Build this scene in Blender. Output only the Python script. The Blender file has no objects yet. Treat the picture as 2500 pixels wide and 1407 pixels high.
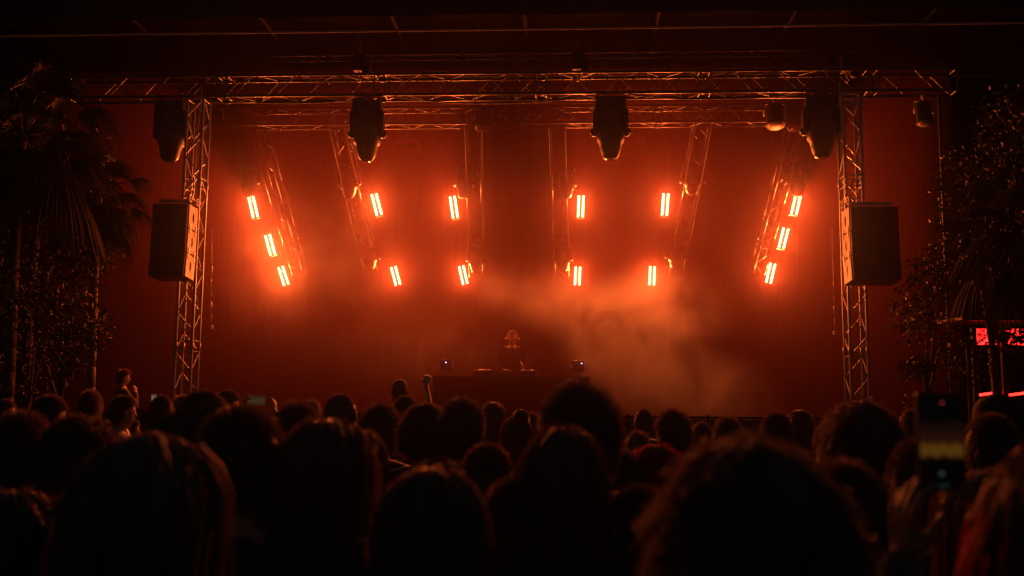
import bpy, bmesh, math, random
import numpy as np
from mathutils import Vector, Matrix

# ---------------------------------------------------------------- camera, world, exposure
SC = bpy.context.scene
COL = SC.collection
CAM_LOC = Vector((0.777, 0.0, 1.85))
YAW, PITCH, ROLL = math.radians(3.423), math.radians(6.414), math.radians(0.574)
FPX = 2300.0
_f = Vector((-math.sin(YAW) * math.cos(PITCH), math.cos(YAW) * math.cos(PITCH), math.sin(PITCH)))
_r0 = Vector((math.cos(YAW), math.sin(YAW), 0))
_u0 = _r0.cross(_f)
_r = _r0 * math.cos(ROLL) + _u0 * math.sin(ROLL)
_u = -_r0 * math.sin(ROLL) + _u0 * math.cos(ROLL)
cam_d = bpy.data.cameras.new('camera')
cam = bpy.data.objects.new('camera', cam_d)
COL.objects.link(cam)
cam.matrix_world = Matrix(((_r.x, _u.x, -_f.x, CAM_LOC.x), (_r.y, _u.y, -_f.y, CAM_LOC.y), (_r.z, _u.z, -_f.z, CAM_LOC.z), (0, 0, 0, 1)))
cam_d.sensor_width = 36.0
cam_d.lens = 36.0 * FPX / 2500.0
cam_d.clip_start = 0.05
cam_d.clip_end = 600
cam_d.dof.use_dof = True
cam_d.dof.focus_distance = 15.0
cam_d.dof.aperture_fstop = 2.5
SC.camera = cam
world = bpy.data.worlds.new("World")
SC.world = world
world.use_nodes = True
_bg = world.node_tree.nodes['Background']
_bg.inputs['Color'].default_value = (0.014, 0.0135, 0.014, 1)      # night sky
_bg.inputs['Strength'].default_value = 1.0
SC.view_settings.view_transform = 'Standard'
SC.view_settings.look = 'None'
SC.view_settings.exposure = 0
SC.view_settings.gamma = 1
SC.view_settings.use_curve_mapping = False
SC.cycles.use_denoising = True
SC.cycles.max_bounces = 5
SC.cycles.volume_bounces = 0
SC.cycles.volume_step_rate = 1.0
SC.cycles.volume_max_steps = 64
SC.cycles.sample_clamp_indirect = 3
SC.cycles.use_light_tree = True
LAMP_W = 208.0
LAMP_RGB = (1.0, 0.145, 0.024)
HAZE_D = 0.0012
STAGE_D = 0.0500
STAGE_G = -0.10
HAZE_G = 0.955
random.seed(7)
RS = np.random.RandomState(11)


def U(px, py, d):
    """the point seen at photo pixel px, py on the vertical plane d metres in front of the camera's place"""
    v = _f + _r * ((px - 1250) / FPX) - _u * ((py - 703.5) / FPX)
    return CAM_LOC + v * (d / v.y)


# ---------------------------------------------------------------- materials
def mat(name, base=(.5, .5, .5), rough=.5, metal=0.0, bump=0.0, bscale=40, var=0.0, vscale=6, trans=0.0, sheen=0.0, spec=None, tcol=None, sheen_r=.5):
    m = bpy.data.materials.new(name)
    m.use_nodes = True
    nt = m.node_tree
    p = nt.nodes['Principled BSDF']
    p.inputs['Base Color'].default_value = (*base, 1)
    p.inputs['Roughness'].default_value = rough
    p.inputs['Metallic'].default_value = metal
    if spec is not None:
        p.inputs['Specular IOR Level'].default_value = spec
    if sheen:
        p.inputs['Sheen Weight'].default_value = sheen
        p.inputs['Sheen Roughness'].default_value = sheen_r
    tc = nt.nodes.new('ShaderNodeTexCoord')
    if var:
        n = nt.nodes.new('ShaderNodeTexNoise')
        n.inputs['Scale'].default_value = vscale
        n.inputs['Detail'].default_value = 5
        nt.links.new(tc.outputs['Object'], n.inputs['Vector'])
        mx = nt.nodes.new('ShaderNodeMix')
        mx.data_type = 'RGBA'
        mx.inputs[6].default_value = (*[c * (1 - var) for c in base], 1)
        mx.inputs[7].default_value = (*[min(1, c * (1 + var)) for c in base], 1)
        nt.links.new(n.outputs['Fac'], mx.inputs[0])
        nt.links.new(mx.outputs[2], p.inputs['Base Color'])
        mr = nt.nodes.new('ShaderNodeMapRange')
        mr.inputs[3].default_value = max(.05, rough - .15)
        mr.inputs[4].default_value = min(1, rough + .15)
        nt.links.new(n.outputs['Fac'], mr.inputs[0])
        nt.links.new(mr.outputs[0], p.inputs['Roughness'])
    if bump:
        n2 = nt.nodes.new('ShaderNodeTexNoise')
        n2.inputs['Scale'].default_value = bscale
        n2.inputs['Detail'].default_value = 4
        nt.links.new(tc.outputs['Object'], n2.inputs['Vector'])
        b = nt.nodes.new('ShaderNodeBump')
        b.inputs['Strength'].default_value = bump
        b.inputs['Distance'].default_value = .02
        nt.links.new(n2.outputs['Fac'], b.inputs['Height'])
        nt.links.new(b.outputs[0], p.inputs['Normal'])
    if trans:
        t = nt.nodes.new('ShaderNodeBsdfTranslucent')
        t.inputs['Color'].default_value = (*(tcol or [min(1, c * 3 + .02) for c in base]), 1)
        ms = nt.nodes.new('ShaderNodeMixShader')
        ms.inputs[0].default_value = trans
        nt.links.new(p.outputs[0], ms.inputs[1])
        nt.links.new(t.outputs[0], ms.inputs[2])
        nt.links.new(ms.outputs[0], nt.nodes['Material Output'].inputs['Surface'])
    return m


def emit(name, rgb, strength, base=(.02, .02, .02), noise=None):
    m = bpy.data.materials.new(name)
    m.use_nodes = True
    p = m.node_tree.nodes['Principled BSDF']
    p.inputs['Base Color'].default_value = (*base, 1)
    p.inputs['Emission Color'].default_value = (*rgb, 1)
    p.inputs['Emission Strength'].default_value = strength
    if noise:
        nt = m.node_tree
        tc = nt.nodes.new('ShaderNodeTexCoord')
        n = nt.nodes.new('ShaderNodeTexNoise')
        n.inputs['Scale'].default_value = noise
        n.inputs['Detail'].default_value = 6
        n.inputs['Distortion'].default_value = 1.2
        nt.links.new(tc.outputs['Object'], n.inputs['Vector'])
        r = nt.nodes.new('ShaderNodeMapRange')
        r.inputs[1].default_value = .38
        r.inputs[2].default_value = .66
        r.inputs[3].default_value = strength * .06
        r.inputs[4].default_value = strength * 1.5
        nt.links.new(n.outputs['Fac'], r.inputs[0])
        nt.links.new(r.outputs[0], p.inputs['Emission Strength'])
    return m


M = {
    'alu': mat('aluminium', (.10, .10, .105), .36, 1.0, var=.12, vscale=9),
    'black_metal': mat('black_powder_coat', (.018, .018, .02), .5, 0, bump=.15, bscale=120),
    'black_plastic': mat('black_plastic', (.02, .02, .022), .38, bump=.1, bscale=60),
    'alu_bright': mat('lit_tower_aluminium', (.34, .34, .35), .4, 1.0, var=.12, vscale=9),  # brighter copy of the truss aluminium, lit look of the towers in its colour
    'plate': mat('rigging_plate', (.36, .34, .33), .5, .3, var=.15, vscale=14),
    'glass_dark': mat('dark_lens', (.03, .03, .035), .08, 0),
    'steel': mat('galvanised_steel', (.4, .4, .41), .45, 1.0, var=.2),
    'velvet': mat('black_drape', (.0015, .0013, .0013), .95, bump=.3, bscale=9, spec=0.0),
    'tarp': mat('roof_tarpaulin', (.05, .045, .045), .6, bump=.5, bscale=1.3, var=.25, vscale=1.1),
    'deck': mat('stage_plywood', (.02, .018, .016), .7, bump=.2, var=.3, spec=.2),
    'ground': mat('trodden_ground', (.06, .05, .04), .9, bump=.8, bscale=6, var=.4, vscale=2),
    'wood': mat('palm_bark', (.22, .17, .12), .8, bump=.9, bscale=22, var=.3, vscale=12),
    'bark': mat('dark_bark', (.09, .07, .05), .85, bump=.9, bscale=22, var=.3, vscale=12),
    'leaf': mat('glossy_leaf', (.025, .035, .015), .5, var=.4, vscale=3, trans=.05, spec=.15),
    'palm': mat('palm_frond', (.035, .04, .02), .5, var=.4, vscale=3, trans=.05, spec=.15),
    'skin': mat('skin', (.42, .27, .20), .5, var=.08, vscale=25),
    'skin_dark': mat('skin_brown', (.2, .12, .08), .48, var=.08, vscale=25),
    'eye': mat('eyeball', (.7, .7, .68), .15),
    'hair': mat('dark_hair', (.03, .02, .015), .32, trans=.35, sheen=.7, sheen_r=.35, spec=.9, tcol=(.9, .6, .4)),
    'hair_brown': mat('brown_hair', (.06, .036, .022), .32, trans=.35, sheen=.7, sheen_r=.35, spec=.9, tcol=(.9, .62, .42)),
    'hair_fair': mat('fair_hair', (.22, .14, .07), .35, trans=.35, sheen=.7, sheen_r=.35, spec=.9, tcol=(.8, .55, .35)),
    'hair_redlit': mat('red_lit_hair', (.22, .006, .006), .35, trans=.6, sheen=.7, sheen_r=.35, tcol=(1.0, .03, .02)),  # red rim light on the hair is put into its colour
    'shirt_plain': mat('black_plain_cotton', (.006, .006, .006), .95, spec=.1),
    'shirt_black': mat('black_cotton', (.015, .015, .017), .85, bump=.4, bscale=30, sheen=.6),
    'shirt_grey': mat('grey_cotton', (.08, .08, .085), .85, bump=.4, bscale=30, sheen=.6),
    'shirt_red': mat('red_cotton', (.25, .03, .03), .85, bump=.4, bscale=30, sheen=.6),
    'jeans': mat('dark_denim', (.03, .035, .05), .85, bump=.3, bscale=60),
    'cap': mat('black_cap', (.02, .02, .022), .8, bump=.3, bscale=60),
    'white_cap': mat('pale_cap', (.3, .28, .26), .7, bump=.3, bscale=60),
    'cable': mat('black_rubber', (.03, .03, .03), .6),
    'white_paint': mat('worn_white_paint', (.5, .48, .45), .6, var=.2, vscale=8),
    'lamp': emit('amber_led_strip', (1.0, .88, .36), 6.0),
    'lamp_mid': emit('amber_led_pixel', (1, .42, .06), .45),
    'red_panel': emit('red_backlit_panel', (1.0, .012, .010), 8.0, noise=4.0),
    'red_tube': emit('red_tube_light', (1.0, .014, .010), 9.0),
    'blue_led': emit('blue_led', (.55, .45, 1.0), 14.0),
    'red_led': emit('red_led', (1.0, .10, .06), .6),
}


# ---------------------------------------------------------------- mesh helpers
def mesh_np(name, verts, faces, m, smooth=True):
    me = bpy.data.meshes.new(name)
    me.from_pydata([tuple(v) for v in verts], [], [tuple(int(i) for i in f) for f in faces])
    if smooth:
        me.polygons.foreach_set('use_smooth', [True] * len(me.polygons))
    me.materials.append(m)
    me.update()
    return me


class MB:
    """collects solids for one mesh"""
    def __init__(self):
        self.v, self.f = [], []

    def add(self, V, F):
        o = len(self.v)
        self.v += [tuple(p) for p in V]
        self.f += [tuple(i + o for i in q) for q in F]
        return self

    def box(self, c, s, rot=None, taper=1.0, tapery=None):
        ty = taper if tapery is None else tapery
        V = []
        for z in (-1, 1):
            kx, ky = (taper, ty) if z < 0 else (1, 1)
            for x, y in ((-1, -1), (1, -1), (1, 1), (-1, 1)):
                p = Vector((x * s[0] / 2 * kx, y * s[1] / 2 * ky, z * s[2] / 2))
                if rot is not None:
                    p = rot @ p
                V.append(p + Vector(c))
        return self.add(V, [(3, 2, 1, 0), (4, 5, 6, 7), (0, 1, 5, 4), (1, 2, 6, 5), (2, 3, 7, 6), (3, 0, 4, 7)])

    def tube(self, p0, p1, r0, r1=None, n=10, cap=True):
        r1 = r0 if r1 is None else r1
        p0, p1 = Vector(p0), Vector(p1)
        q = (p1 - p0).to_track_quat('Z', 'Y')
        a, b = q @ Vector((1, 0, 0)), q @ Vector((0, 1, 0))
        V = []
        for p, r in ((p0, r0), (p1, r1)):
            for k in range(n):
                t = 2 * math.pi * k / n
                V.append(p + (a * math.cos(t) + b * math.sin(t)) * r)
        F = [(k, (k + 1) % n, n + (k + 1) % n, n + k) for k in range(n)]
        if cap:
            F += [tuple(range(n - 1, -1, -1)), tuple(range(n, 2 * n))]
        return self.add(V, F)

    def path(self, pts, r, n=8):
        for i in range(len(pts) - 1):
            self.tube(pts[i], pts[i + 1], r[i] if isinstance(r, (list, tuple)) else r,
                      r[i + 1] if isinstance(r, (list, tuple)) else r, n)
        return self

    def capsule(self, p0, p1, r0, r1=None, n=12, k=4):
        r1 = r0 if r1 is None else r1
        p0, p1 = Vector(p0), Vector(p1)
        if (p1 - p0).length < 1e-6:
            p1 = p0 + Vector((0, 0, 1e-4))
        d = (p1 - p0).normalized()
        q = d.to_track_quat('Z', 'Y')
        a, b = q @ Vector((1, 0, 0)), q @ Vector((0, 1, 0))
        rings = []
        for i in range(1, k + 1):
            t = math.pi / 2 * i / k
            rings.append((p0 - d * r0 * math.cos(t), r0 * math.sin(t)))
        for i in range(0, k):
            t = math.pi / 2 * i / k
            rings.append((p1 + d * r1 * math.sin(t), r1 * math.cos(t)))
        V = [p0 - d * r0]
        for c, r in rings:
            for j in range(n):
                t = 2 * math.pi * j / n
                V.append(c + (a * math.cos(t) + b * math.sin(t)) * r)
        V.append(p1 + d * r1)
        F = [(0, 1 + (j + 1) % n, 1 + j) for j in range(n)]
        for i in range(len(rings) - 1):
            o = 1 + i * n
            F += [(o + j, o + (j + 1) % n, o + n + (j + 1) % n, o + n + j) for j in range(n)]
        o = 1 + (len(rings) - 1) * n
        F += [(o + j, o + (j + 1) % n, len(V) - 1) for j in range(n)]
        return self.add(V, F)

    def lathe(self, prof, n=20, axis='Z', c=(0, 0, 0), sx=1, sy=1):
        """prof: (radius, height) pairs; closed at both ends"""
        V, F = [], []
        for r, z in prof:
            for j in range(n):
                t = 2 * math.pi * j / n
                p = (r * math.cos(t) * sx, r * math.sin(t) * sy, z)
                if axis == 'Y':
                    p = (p[0], p[2], p[1])
                V.append(Vector(p) + Vector(c))
        for i in range(len(prof) - 1):
            o = i * n
            F += [(o + j, o + (j + 1) % n, o + n + (j + 1) % n, o + n + j) for j in range(n)]
        F += [tuple(range(n - 1, -1, -1)), tuple(range((len(prof) - 1) * n, len(prof) * n))]
        return self.add(V, F)

    def mesh(self, name, m, smooth=False):
        return mesh_np(name, self.v, self.f, m, smooth)


def tag(o, label=None, cat=None, group=None, kind=None):
    if label: o['label'] = label
    if cat: o['category'] = cat
    if group: o['group'] = group
    if kind: o['kind'] = kind
    return o


def thing(name, label, cat, loc=(0, 0, 0), rz=0, group=None):
    o = bpy.data.objects.new(name, None)
    o.empty_display_size = .1
    COL.objects.link(o)
    o.location = loc
    o.rotation_euler = (0, 0, rz)
    return tag(o, label, cat, group)


def part(name, me, parent=None, loc=None, rot=None, scale=None, mtx=None):
    o = bpy.data.objects.new(name, me)
    COL.objects.link(o)
    if parent is not None:
        o.parent = parent
    if mtx is not None:
        o.matrix_local = mtx
    else:
        if loc is not None: o.location = loc
        if rot is not None: o.rotation_euler = rot
        if scale is not None: o.scale = scale
    return o


def bevel(me, w=.006, seg=2):
    bm = bmesh.new()
    bm.from_mesh(me)
    bmesh.ops.bevel(bm, geom=[e for e in bm.edges if e.is_manifold and e.calc_face_angle(0) > .5], offset=w, segments=seg, affect='EDGES', profile=.6)
    bm.to_mesh(me)
    bm.free()
    return me


_UC = {}


def unit_cyl(m, n=8):
    k = (m.name, n)
    if k not in _UC:
        _UC[k] = MB().tube((0, 0, 0), (0, 0, 1), 1, n=n).mesh('tube', m, True)
        me = _UC[k]
        for p in me.polygons:
            if len(p.vertices) > 4: p.use_smooth = False
    return _UC[k]


def bar(name, p0, p1, r, parent, m='alu', n=8):
    """one straight tube as an object of its own (shared mesh); p0, p1 in the parent's coordinates"""
    p0, p1 = Vector(p0), Vector(p1)
    d = p1 - p0
    q = d.to_track_quat('Z', 'Y')
    mt = Matrix.Translation(p0) @ q.to_matrix().to_4x4() @ Matrix.Diagonal((r, r, d.length, 1))
    return part(name, unit_cyl(M[m], n), parent, mtx=mt)


def remesh(mb, name, m, voxel, smooth=3):
    me = mb.mesh('tmp', m)
    o = bpy.data.objects.new('tmp', me)
    COL.objects.link(o)
    md = o.modifiers.new('r', 'REMESH')
    md.mode = 'VOXEL'
    md.voxel_size = voxel
    md.use_smooth_shade = True
    if smooth:
        s = o.modifiers.new('s', 'SMOOTH')
        s.factor = .5
        s.iterations = smooth
    dg = bpy.context.evaluated_depsgraph_get()
    dg.update()
    out = bpy.data.meshes.new_from_object(o.evaluated_get(dg))
    out.name = name
    bpy.data.objects.remove(o)
    bpy.data.meshes.remove(me)
    out.materials.clear()
    out.materials.append(m)
    out.polygons.foreach_set('use_smooth', [True] * len(out.polygons))
    return out


# ---------------------------------------------------------------- ground, roof, drapes, stage
part('ground', MB().add([(-150, -60, 0), (150, -60, 0), (150, 300, 0), (-150, 300, 0)], [(0, 1, 2, 3)]).mesh('ground', M['ground']))
bpy.data.objects['ground']['kind'] = 'structure'


def sheet(name, x0, x1, nx, ny, fn, m):
    """a sheet over (u, v); fn gives the point; solid thickness by a second skin"""
    V, F = [], []
    for side in (0, 1):
        for j in range(ny + 1):
            for i in range(nx + 1):
                p = Vector(fn(x0 + (x1 - x0) * i / nx, j / ny))
                V.append(p + Vector((0, .012 * side, .012 * side)))
    K = (nx + 1) * (ny + 1)
    for j in range(ny):
        for i in range(nx):
            a = j * (nx + 1) + i
            q = (a, a + 1, a + nx + 2, a + nx + 1)
            F += [q, tuple(K + k for k in reversed(q))]
    return mesh_np(name, V, F, m)


def drape(x, ph, amp=.022):
    return amp * (math.sin(x * 15 + ph) + .5 * math.sin(x * 37.3 + 1.3 * ph) + .3 * math.sin(x * 5.1 + ph * 2))


bc = thing('backdrop_curtain', 'wide black backdrop curtain hung in folds across the rear of the stage', 'curtain', (0, 20.6, 1.1))
for k in range(7):
    a, b = -8.6 + k * 2.457, -8.6 + (k + 1) * 2.457 + .03
    part('curtain_panel', sheet('curtain_panel', a, b, 60, 3, lambda u, v, k=k: (u, drape(u, k * 1.7) * (1 - .3 * v) + .05 * (k % 2), v * 7.2), M['velvet']), bc)
bar('curtain_pipe', (-8.6, 0, 7.25), (8.6, 0, 7.25), .03, bc, 'steel')
for sx, lab in ((-1, 'black side curtain in folds between the palm and the speaker tower'), (1, 'black side curtain in folds between the speaker tower and the leafy shrubs')):
    sc_ = thing('side_curtain', lab, 'curtain', (sx * 8.0, 17.0, 0), group='black side curtains beside the stage')
    part('curtain_cloth', sheet('curtain_cloth', -1.35, 1.35, 60, 3, lambda u, v: (u, drape(u, 3 + sx, .06), .02 + v * 7.6), M['velvet']), sc_)
    bar('curtain_pipe', (-1.4, 0, 7.66), (1.4, 0, 7.66), .028, sc_, 'steel')

st = thing('stage', 'black stage deck on legs with cloth skirt behind the crowd', 'stage', (0, 14.6, 0))
for i in range(7):
    for j in range(6):
        if j == 0 or True:
            pass
dk = bevel(MB().box((0, 0, 0), (1.98, .98, .05)).mesh('deck_panel', M['deck']), .004, 1)
for i in range(6):
    for j in range(6):
        part('deck_panel', dk, st, (-5 + i * 2, .5 + j, 1.07))
part('skirt', sheet('skirt', -6, 6, 220, 2, lambda u, v: (u, drape(u, 0, .025), .01 + v * 1.03), M['velvet']), st, (0, -.05, 0))
for i in range(7):
    for y in (.1, 5.9):
        bar('leg', (-5.9 + i * 1.96, y, 0), (-5.9 + i * 1.96, y, 1.04), .025, st, 'steel')

# roof: canopy, fascia, beams
rf = thing('stage_roof', 'dark tarpaulin stage roof sagging above the trusses', 'roof', (0, 13.0, 7.05))
NB = 12
for k in range(NB):
    a, b = -14 + k * 28 / NB, -14 + (k + 1) * 28 / NB - .004
    part('roof_panel', sheet('roof_panel', a, b, 12, 20, lambda u, v, a=a, b=b: (u, v * 8.6, 1.45 + .55 * math.sin(v * math.pi) - .10 * math.sin((u - a) / (b - a) * math.pi) + .015 * math.sin(u * 9 + v * 40)), M['tarp']), rf)
part('fascia', sheet('fascia', -14, 14, 200, 14, lambda u, v: (u, -.25 - 1.2 * v + .03 * math.sin(v * 21 + .4 * math.sin(u * 2.1)) + .02 * math.sin(u * 3.3 + 5 * v), .12 + 1.75 * v), M['tarp']), rf)
for k in range(NB + 1):
    x = -14 + k * 28 / NB
    bar('rafter', (x, .02, 1.38), (x, 8.5, 1.38), .04, rf, 'black_metal', 6)
bar('roof_edge_rail', (-8.2, 0, 0), (8.2, 0, 0), .014, rf, 'white_paint', 10)
for x in np.arange(-8, 8.1, 2.0):
    bar('rail_hanger', (x, .02, .01), (x, .02, 1.37), .012, rf, 'black_metal', 6)

# ---------------------------------------------------------------- trusses
def truss(name, label, p0, p1, up, w, h, step, rt=.024, rb=.010, cat='truss', group=None, mtl='alu'):
    """four chord box truss from p0 to p1; up = direction of the h side; every tube an object"""
    p0, p1 = Vector(p0), Vector(p1)
    L = (p1 - p0).length
    z = (p1 - p0).normalized()
    y = (Vector(up) - z * Vector(up).dot(z)).normalized()
    x = y.cross(z)
    t = thing(name, label, cat, p0, group=group)
    t.rotation_mode = 'QUATERNION'
    t.rotation_quaternion = Matrix((x, y, z)).transposed().to_quaternion()
    C = [(-w / 2, -h / 2), (w / 2, -h / 2), (w / 2, h / 2), (-w / 2, h / 2)]
    for c in C:
        bar('chord', (*c, 0), (*c, L), rt, t, mtl, 10)
    n = max(1, int(round(L / step)))
    s = L / n
    for f in range(4):
        a, b = C[f], C[(f + 1) % 4]
        for i in range(n):
            e0, e1 = (a, b) if (i + f) % 2 == 0 else (b, a)
            bar('brace', (*e0, (i + .04) * s), (*e1, (i + .96) * s), rb, t, mtl, 6)
        for zz in (.02, L - .02):
            bar('end_bar', (*a, zz), (*b, zz), rb * 1.3, t, mtl, 6)
    k = 2.5
    while k < L - .5:                       # couplers between truss sections
        for c in C:
            bar('coupler', (*c, k - .05), (*c, k + .05), rt * 1.45, t, mtl, 10)
        for f in range(4):
            bar('end_bar', (*C[f], k - .08), (*C[(f + 1) % 4], k - .08), rb, t, mtl, 6)
            bar('end_bar', (*C[f], k + .08), (*C[(f + 1) % 4], k + .08), rb, t, mtl, 6)
        k += 2.5
    return t


FZ = 6.60
truss('lighting_truss', 'long aluminium box truss spanning in front above the stage carrying four large moving heads', (-7.15, 14.16, FZ), (6.6, 14.16, FZ), (0, 0, 1), .29, .33, .335, .024, .009)
truss('lighting_truss', 'middle aluminium box truss from which the six tilted trusses hang', (-5.2, 15.75, 6.58), (5.2, 15.75, 6.58), (0, 0, 1), .27, .28, .30, .022, .009)
bz = U(1250, 158, 17.0).z
truss('lighting_truss', 'faint rear roof truss seen above the long front truss', (-6.3, 17.0, bz), (6.1, 17.0, bz), (0, 0, 1), .29, .33, .5, .022, .009)

# PA towers
TS = .27
truss('tower_truss', 'aluminium truss tower behind the speaker column nearest the palm trunk', (-4.99, 14.0, .02), (-4.99, 14.0, 6.36), (0, 1, 0), .25, .27, .30, .022, .0095, group='speaker towers', mtl='alu_bright')
truss('tower_truss', 'aluminium truss tower beside the wide black speaker column near the leafy shrubs', (4.97, 14.0, .02), (4.97, 14.0, 6.36), (0, 1, 0), .25, .27, .30, .022, .0095, group='speaker towers', mtl='alu_bright')

# tilted hanging trusses
TORM = []
torm_px = [((630, 305), (733, 665)), ((826, 300), (908, 662)), ((1156, 298), (1165, 672)), ((1360, 298), (1372, 672)), ((1716, 292), (1648, 668)), ((1945, 300), (1848, 665))]
nm = ['outermost tilted hanging truss on the side of the palms', 'tilted hanging truss second from the palm side', 'hanging truss just on the palm side of the performer',
      'hanging truss just on the shrub side of the performer', 'tilted hanging truss second from the shrub side', 'outermost tilted hanging truss on the side of the shrubs']
for i, (a, b) in enumerate(torm_px):
    A, B = U(*a, 15.9), U(*b, 18.2)
    TORM.append((A, B))
    truss('hanging_truss', nm[i], A, B, (1, 0, 0), .26, .26 if 0 < i < 5 else .22, .30, .020, .008, group='tilted trusses hung from the middle truss')

# ---------------------------------------------------------------- strobe lamps (lit)
hous = bevel(MB().box((0, .0375, 0), (.155, .07, .40)).mesh('housing', M['black_plastic']), .008)
strip = MB().add([(-.0175, 0, -.182), (.0175, 0, -.182), (.0175, 0, .182), (-.0175, 0, .182)], [(0, 1, 2, 3)]).mesh('led_strip', M['lamp'])
pix = MB()
for k in range(22):
    pix.box((0, 0, -.168 + k * .016), (.018, .006, .007))
pixm = pix.mesh('pixel_row', M['lamp_mid'])
yoke = MB()
yoke.path([(-.095, .05, .0), (-.095, .05, .27), (.095, .05, .27), (.095, .05, 0)], .009, 6)
yoke.tube((0, .05, .27), (0, .05, .36), .012, n=6)
yokem = yoke.mesh('yoke', M['black_metal'], True)
fin = MB()
for k in range(9):
    fin.box((0, .095, -.16 + k * .04), (.12, .03, .012))
finm = fin.mesh('heat_sink', M['black_plastic'])
lamp_px = [((612, 480), (624, 531), 0), ((653, 574), (666, 622), 0), ((685, 652), (699, 696), 0),
           ((913, 474), (926, 525), 1), ((960, 652), (972, 696), 1),
           ((1104, 480), (1112, 532), 2), ((1126, 650), (1136, 694), 2),
           ((1419, 478), (1417, 530), 3), ((1411, 652), (1409, 696), 3),
           ((1626, 473), (1622, 526), 4), ((1593, 651), (1591, 696), 4),
           ((1949, 476), (1938, 523), 5), ((1919, 558), (1907, 606), 5), ((1887, 644), (1876, 691), 5)]
lnm = ['top lit strobe of the three under the tilted truss nearest the palms', 'middle lit strobe of the three under the tilted truss nearest the palms', 'lowest lit strobe of the three under the tilted truss nearest the palms',
       'upper lit strobe of the second tilted truss from the palms', 'lower lit strobe of the second tilted truss from the palms',
       'upper lit strobe beside the hanging truss just palmward of the performer', 'lower lit strobe beside the hanging truss just palmward of the performer',
       'upper lit strobe beside the hanging truss just shrubward of the performer', 'lower lit strobe beside the hanging truss just shrubward of the performer',
       'upper lit strobe of the second tilted truss from the shrubs', 'lower lit strobe of the second tilted truss from the shrubs',
       'top lit strobe of the three under the tilted truss nearest the shrubs', 'middle lit strobe of the three under the tilted truss nearest the shrubs', 'lowest lit strobe of the three under the tilted truss nearest the shrubs']
for i, (a, b, ti) in enumerate(lamp_px):
    A0, B0 = TORM[ti]
    py = (a[1] + b[1]) / 2
    t = min(1, max(0, (py - 300) / 365))
    d = 15.9 + 2.3 * (t / (t + (1 - t) * 18.2 / 15.9)) - .1
    a3, b3 = U(*a, d), U(*b, d)
    c = (a3 + b3) / 2
    ax = a3 - b3
    ang = math.atan2(ax.x, ax.z)
    sc_ = ax.length / .356
    o = thing('strobe_light', lnm[i], 'stage light', c, group='lit amber strobe lights')
    o.rotation_euler = (math.radians(-4), ang, math.radians(-1.5 * c.x))
    o.scale = (1, 1, sc_)
    part('housing', hous, o)
    for sx in (-.043, .043):
        part('led_strip', strip, o, (sx, -.001 + .0, 0))
    part('pixel_row', pixm, o, (0, -.004, 0))
    for zz in (-.09, .09):
        ld = bpy.data.lights.new('beam', 'SPOT')
        ld.energy = LAMP_W
        ld.color = LAMP_RGB
        ld.spot_size = math.radians(165)
        ld.spot_blend = 1.0
        ld.shadow_soft_size = 0.0
        part('beam', ld, o, (0, -.012, zz), (math.radians(-90), 0, 0))
    part('heat_sink', finm, o)
    part('yoke', yokem, o)
    # support arm to the truss
    s = (A0 + (B0 - A0) * max(0, min(1, t - .06)))
    top = c + Vector((0, .05, .36 * sc_))
    loc_ = o.matrix_basis.inverted()
    bar('bracket', loc_ @ top, loc_ @ (s + Vector((0, .0, .05))), .010, o, 'black_metal', 6)

# ---------------------------------------------------------------- moving heads
def moving_head(px, py_top, py_bot, wpx, d, label, group, tilt=0.0, ry=0.0, lean=0.0, clamp=True, sm=False):
    T, B = U(px, py_top, d), U(px, py_bot, d)
    H = (T - B).z
    W = wpx / FPX * d
    o = thing('moving_head', label, 'stage light', (T.x, d, T.z), rz=ry, group=group)
    k = H
    base = MB().box((0, 0, -.11 * k), (W * .86, W * .62, .18 * k))
    part('base', bevel(base.mesh('base', M['black_plastic']), .012), o)
    dsp = MB().box((0, -W * .315, -.1 * k), (W * .3, .006, .07 * k))
    part('display', dsp.mesh('display', M['glass_dark']), o)
    ym = MB()
    for sx in (-1, 1):
        ym.box((sx * W * .45, 0, -.40 * k), (W * .12, W * .40, .36 * k), taper=.9)
        ym.capsule((sx * W * .45 - .01, 0, -.55 * k), (sx * W * .45 + .01, 0, -.55 * k), W * .13)
    ym.box((0, 0, -.225 * k), (W * .97, W * .5, .075 * k))
    part('yoke', bevel(ym.mesh('yoke', M['black_plastic']), .008, 1), o)
    prof = [(.37 * W, .325 * k), (.41 * W, .30 * k), (.41 * W, .05 * k), (.41 * W, -.10 * k), (.39 * W, -.15 * k), (.34 * W, -.17 * k), (.31 * W, -.28 * k), (.25 * W, -.38 * k), (.20 * W, -.42 * k)]
    hd = MB().lathe(list(reversed(prof)), 18, sy=.92)
    h = part('head', hd.mesh('head', M['black_plastic'], True), o, (0, 0, -.56 * k), (math.radians(tilt), math.radians(lean), 0))
    ln = MB().lathe([(.10 * W, -.012), (.165 * W, -.006), (.17 * W, 0)], 18)
    part('lens', ln.mesh('lens', M['glass_dark'], True), h, (0, 0, -.425 * k))
    rg = MB()
    for z in (.0, .10):
        rg.lathe([(.412 * W, (z - .006) * k), (.426 * W, z * k), (.412 * W, (z + .006) * k)], 18, sy=.92)
    part('trim_ring', rg.mesh('trim_ring', M['black_metal'], True), h)
    if clamp:
        for sx in (-.28, .28):
            cl = MB().tube((0, 0, -.02 * k), (0, 0, .055), .018, n=8)
            cl.path([(0, .04 * math.cos(a), .09 + .04 * math.sin(a)) for a in np.linspace(-2.4, 3.2, 9)], .010, 6)
            part('clamp', cl.mesh('clamp', M['steel'], True), o, (sx * W, 0, 0))
    return o


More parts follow.
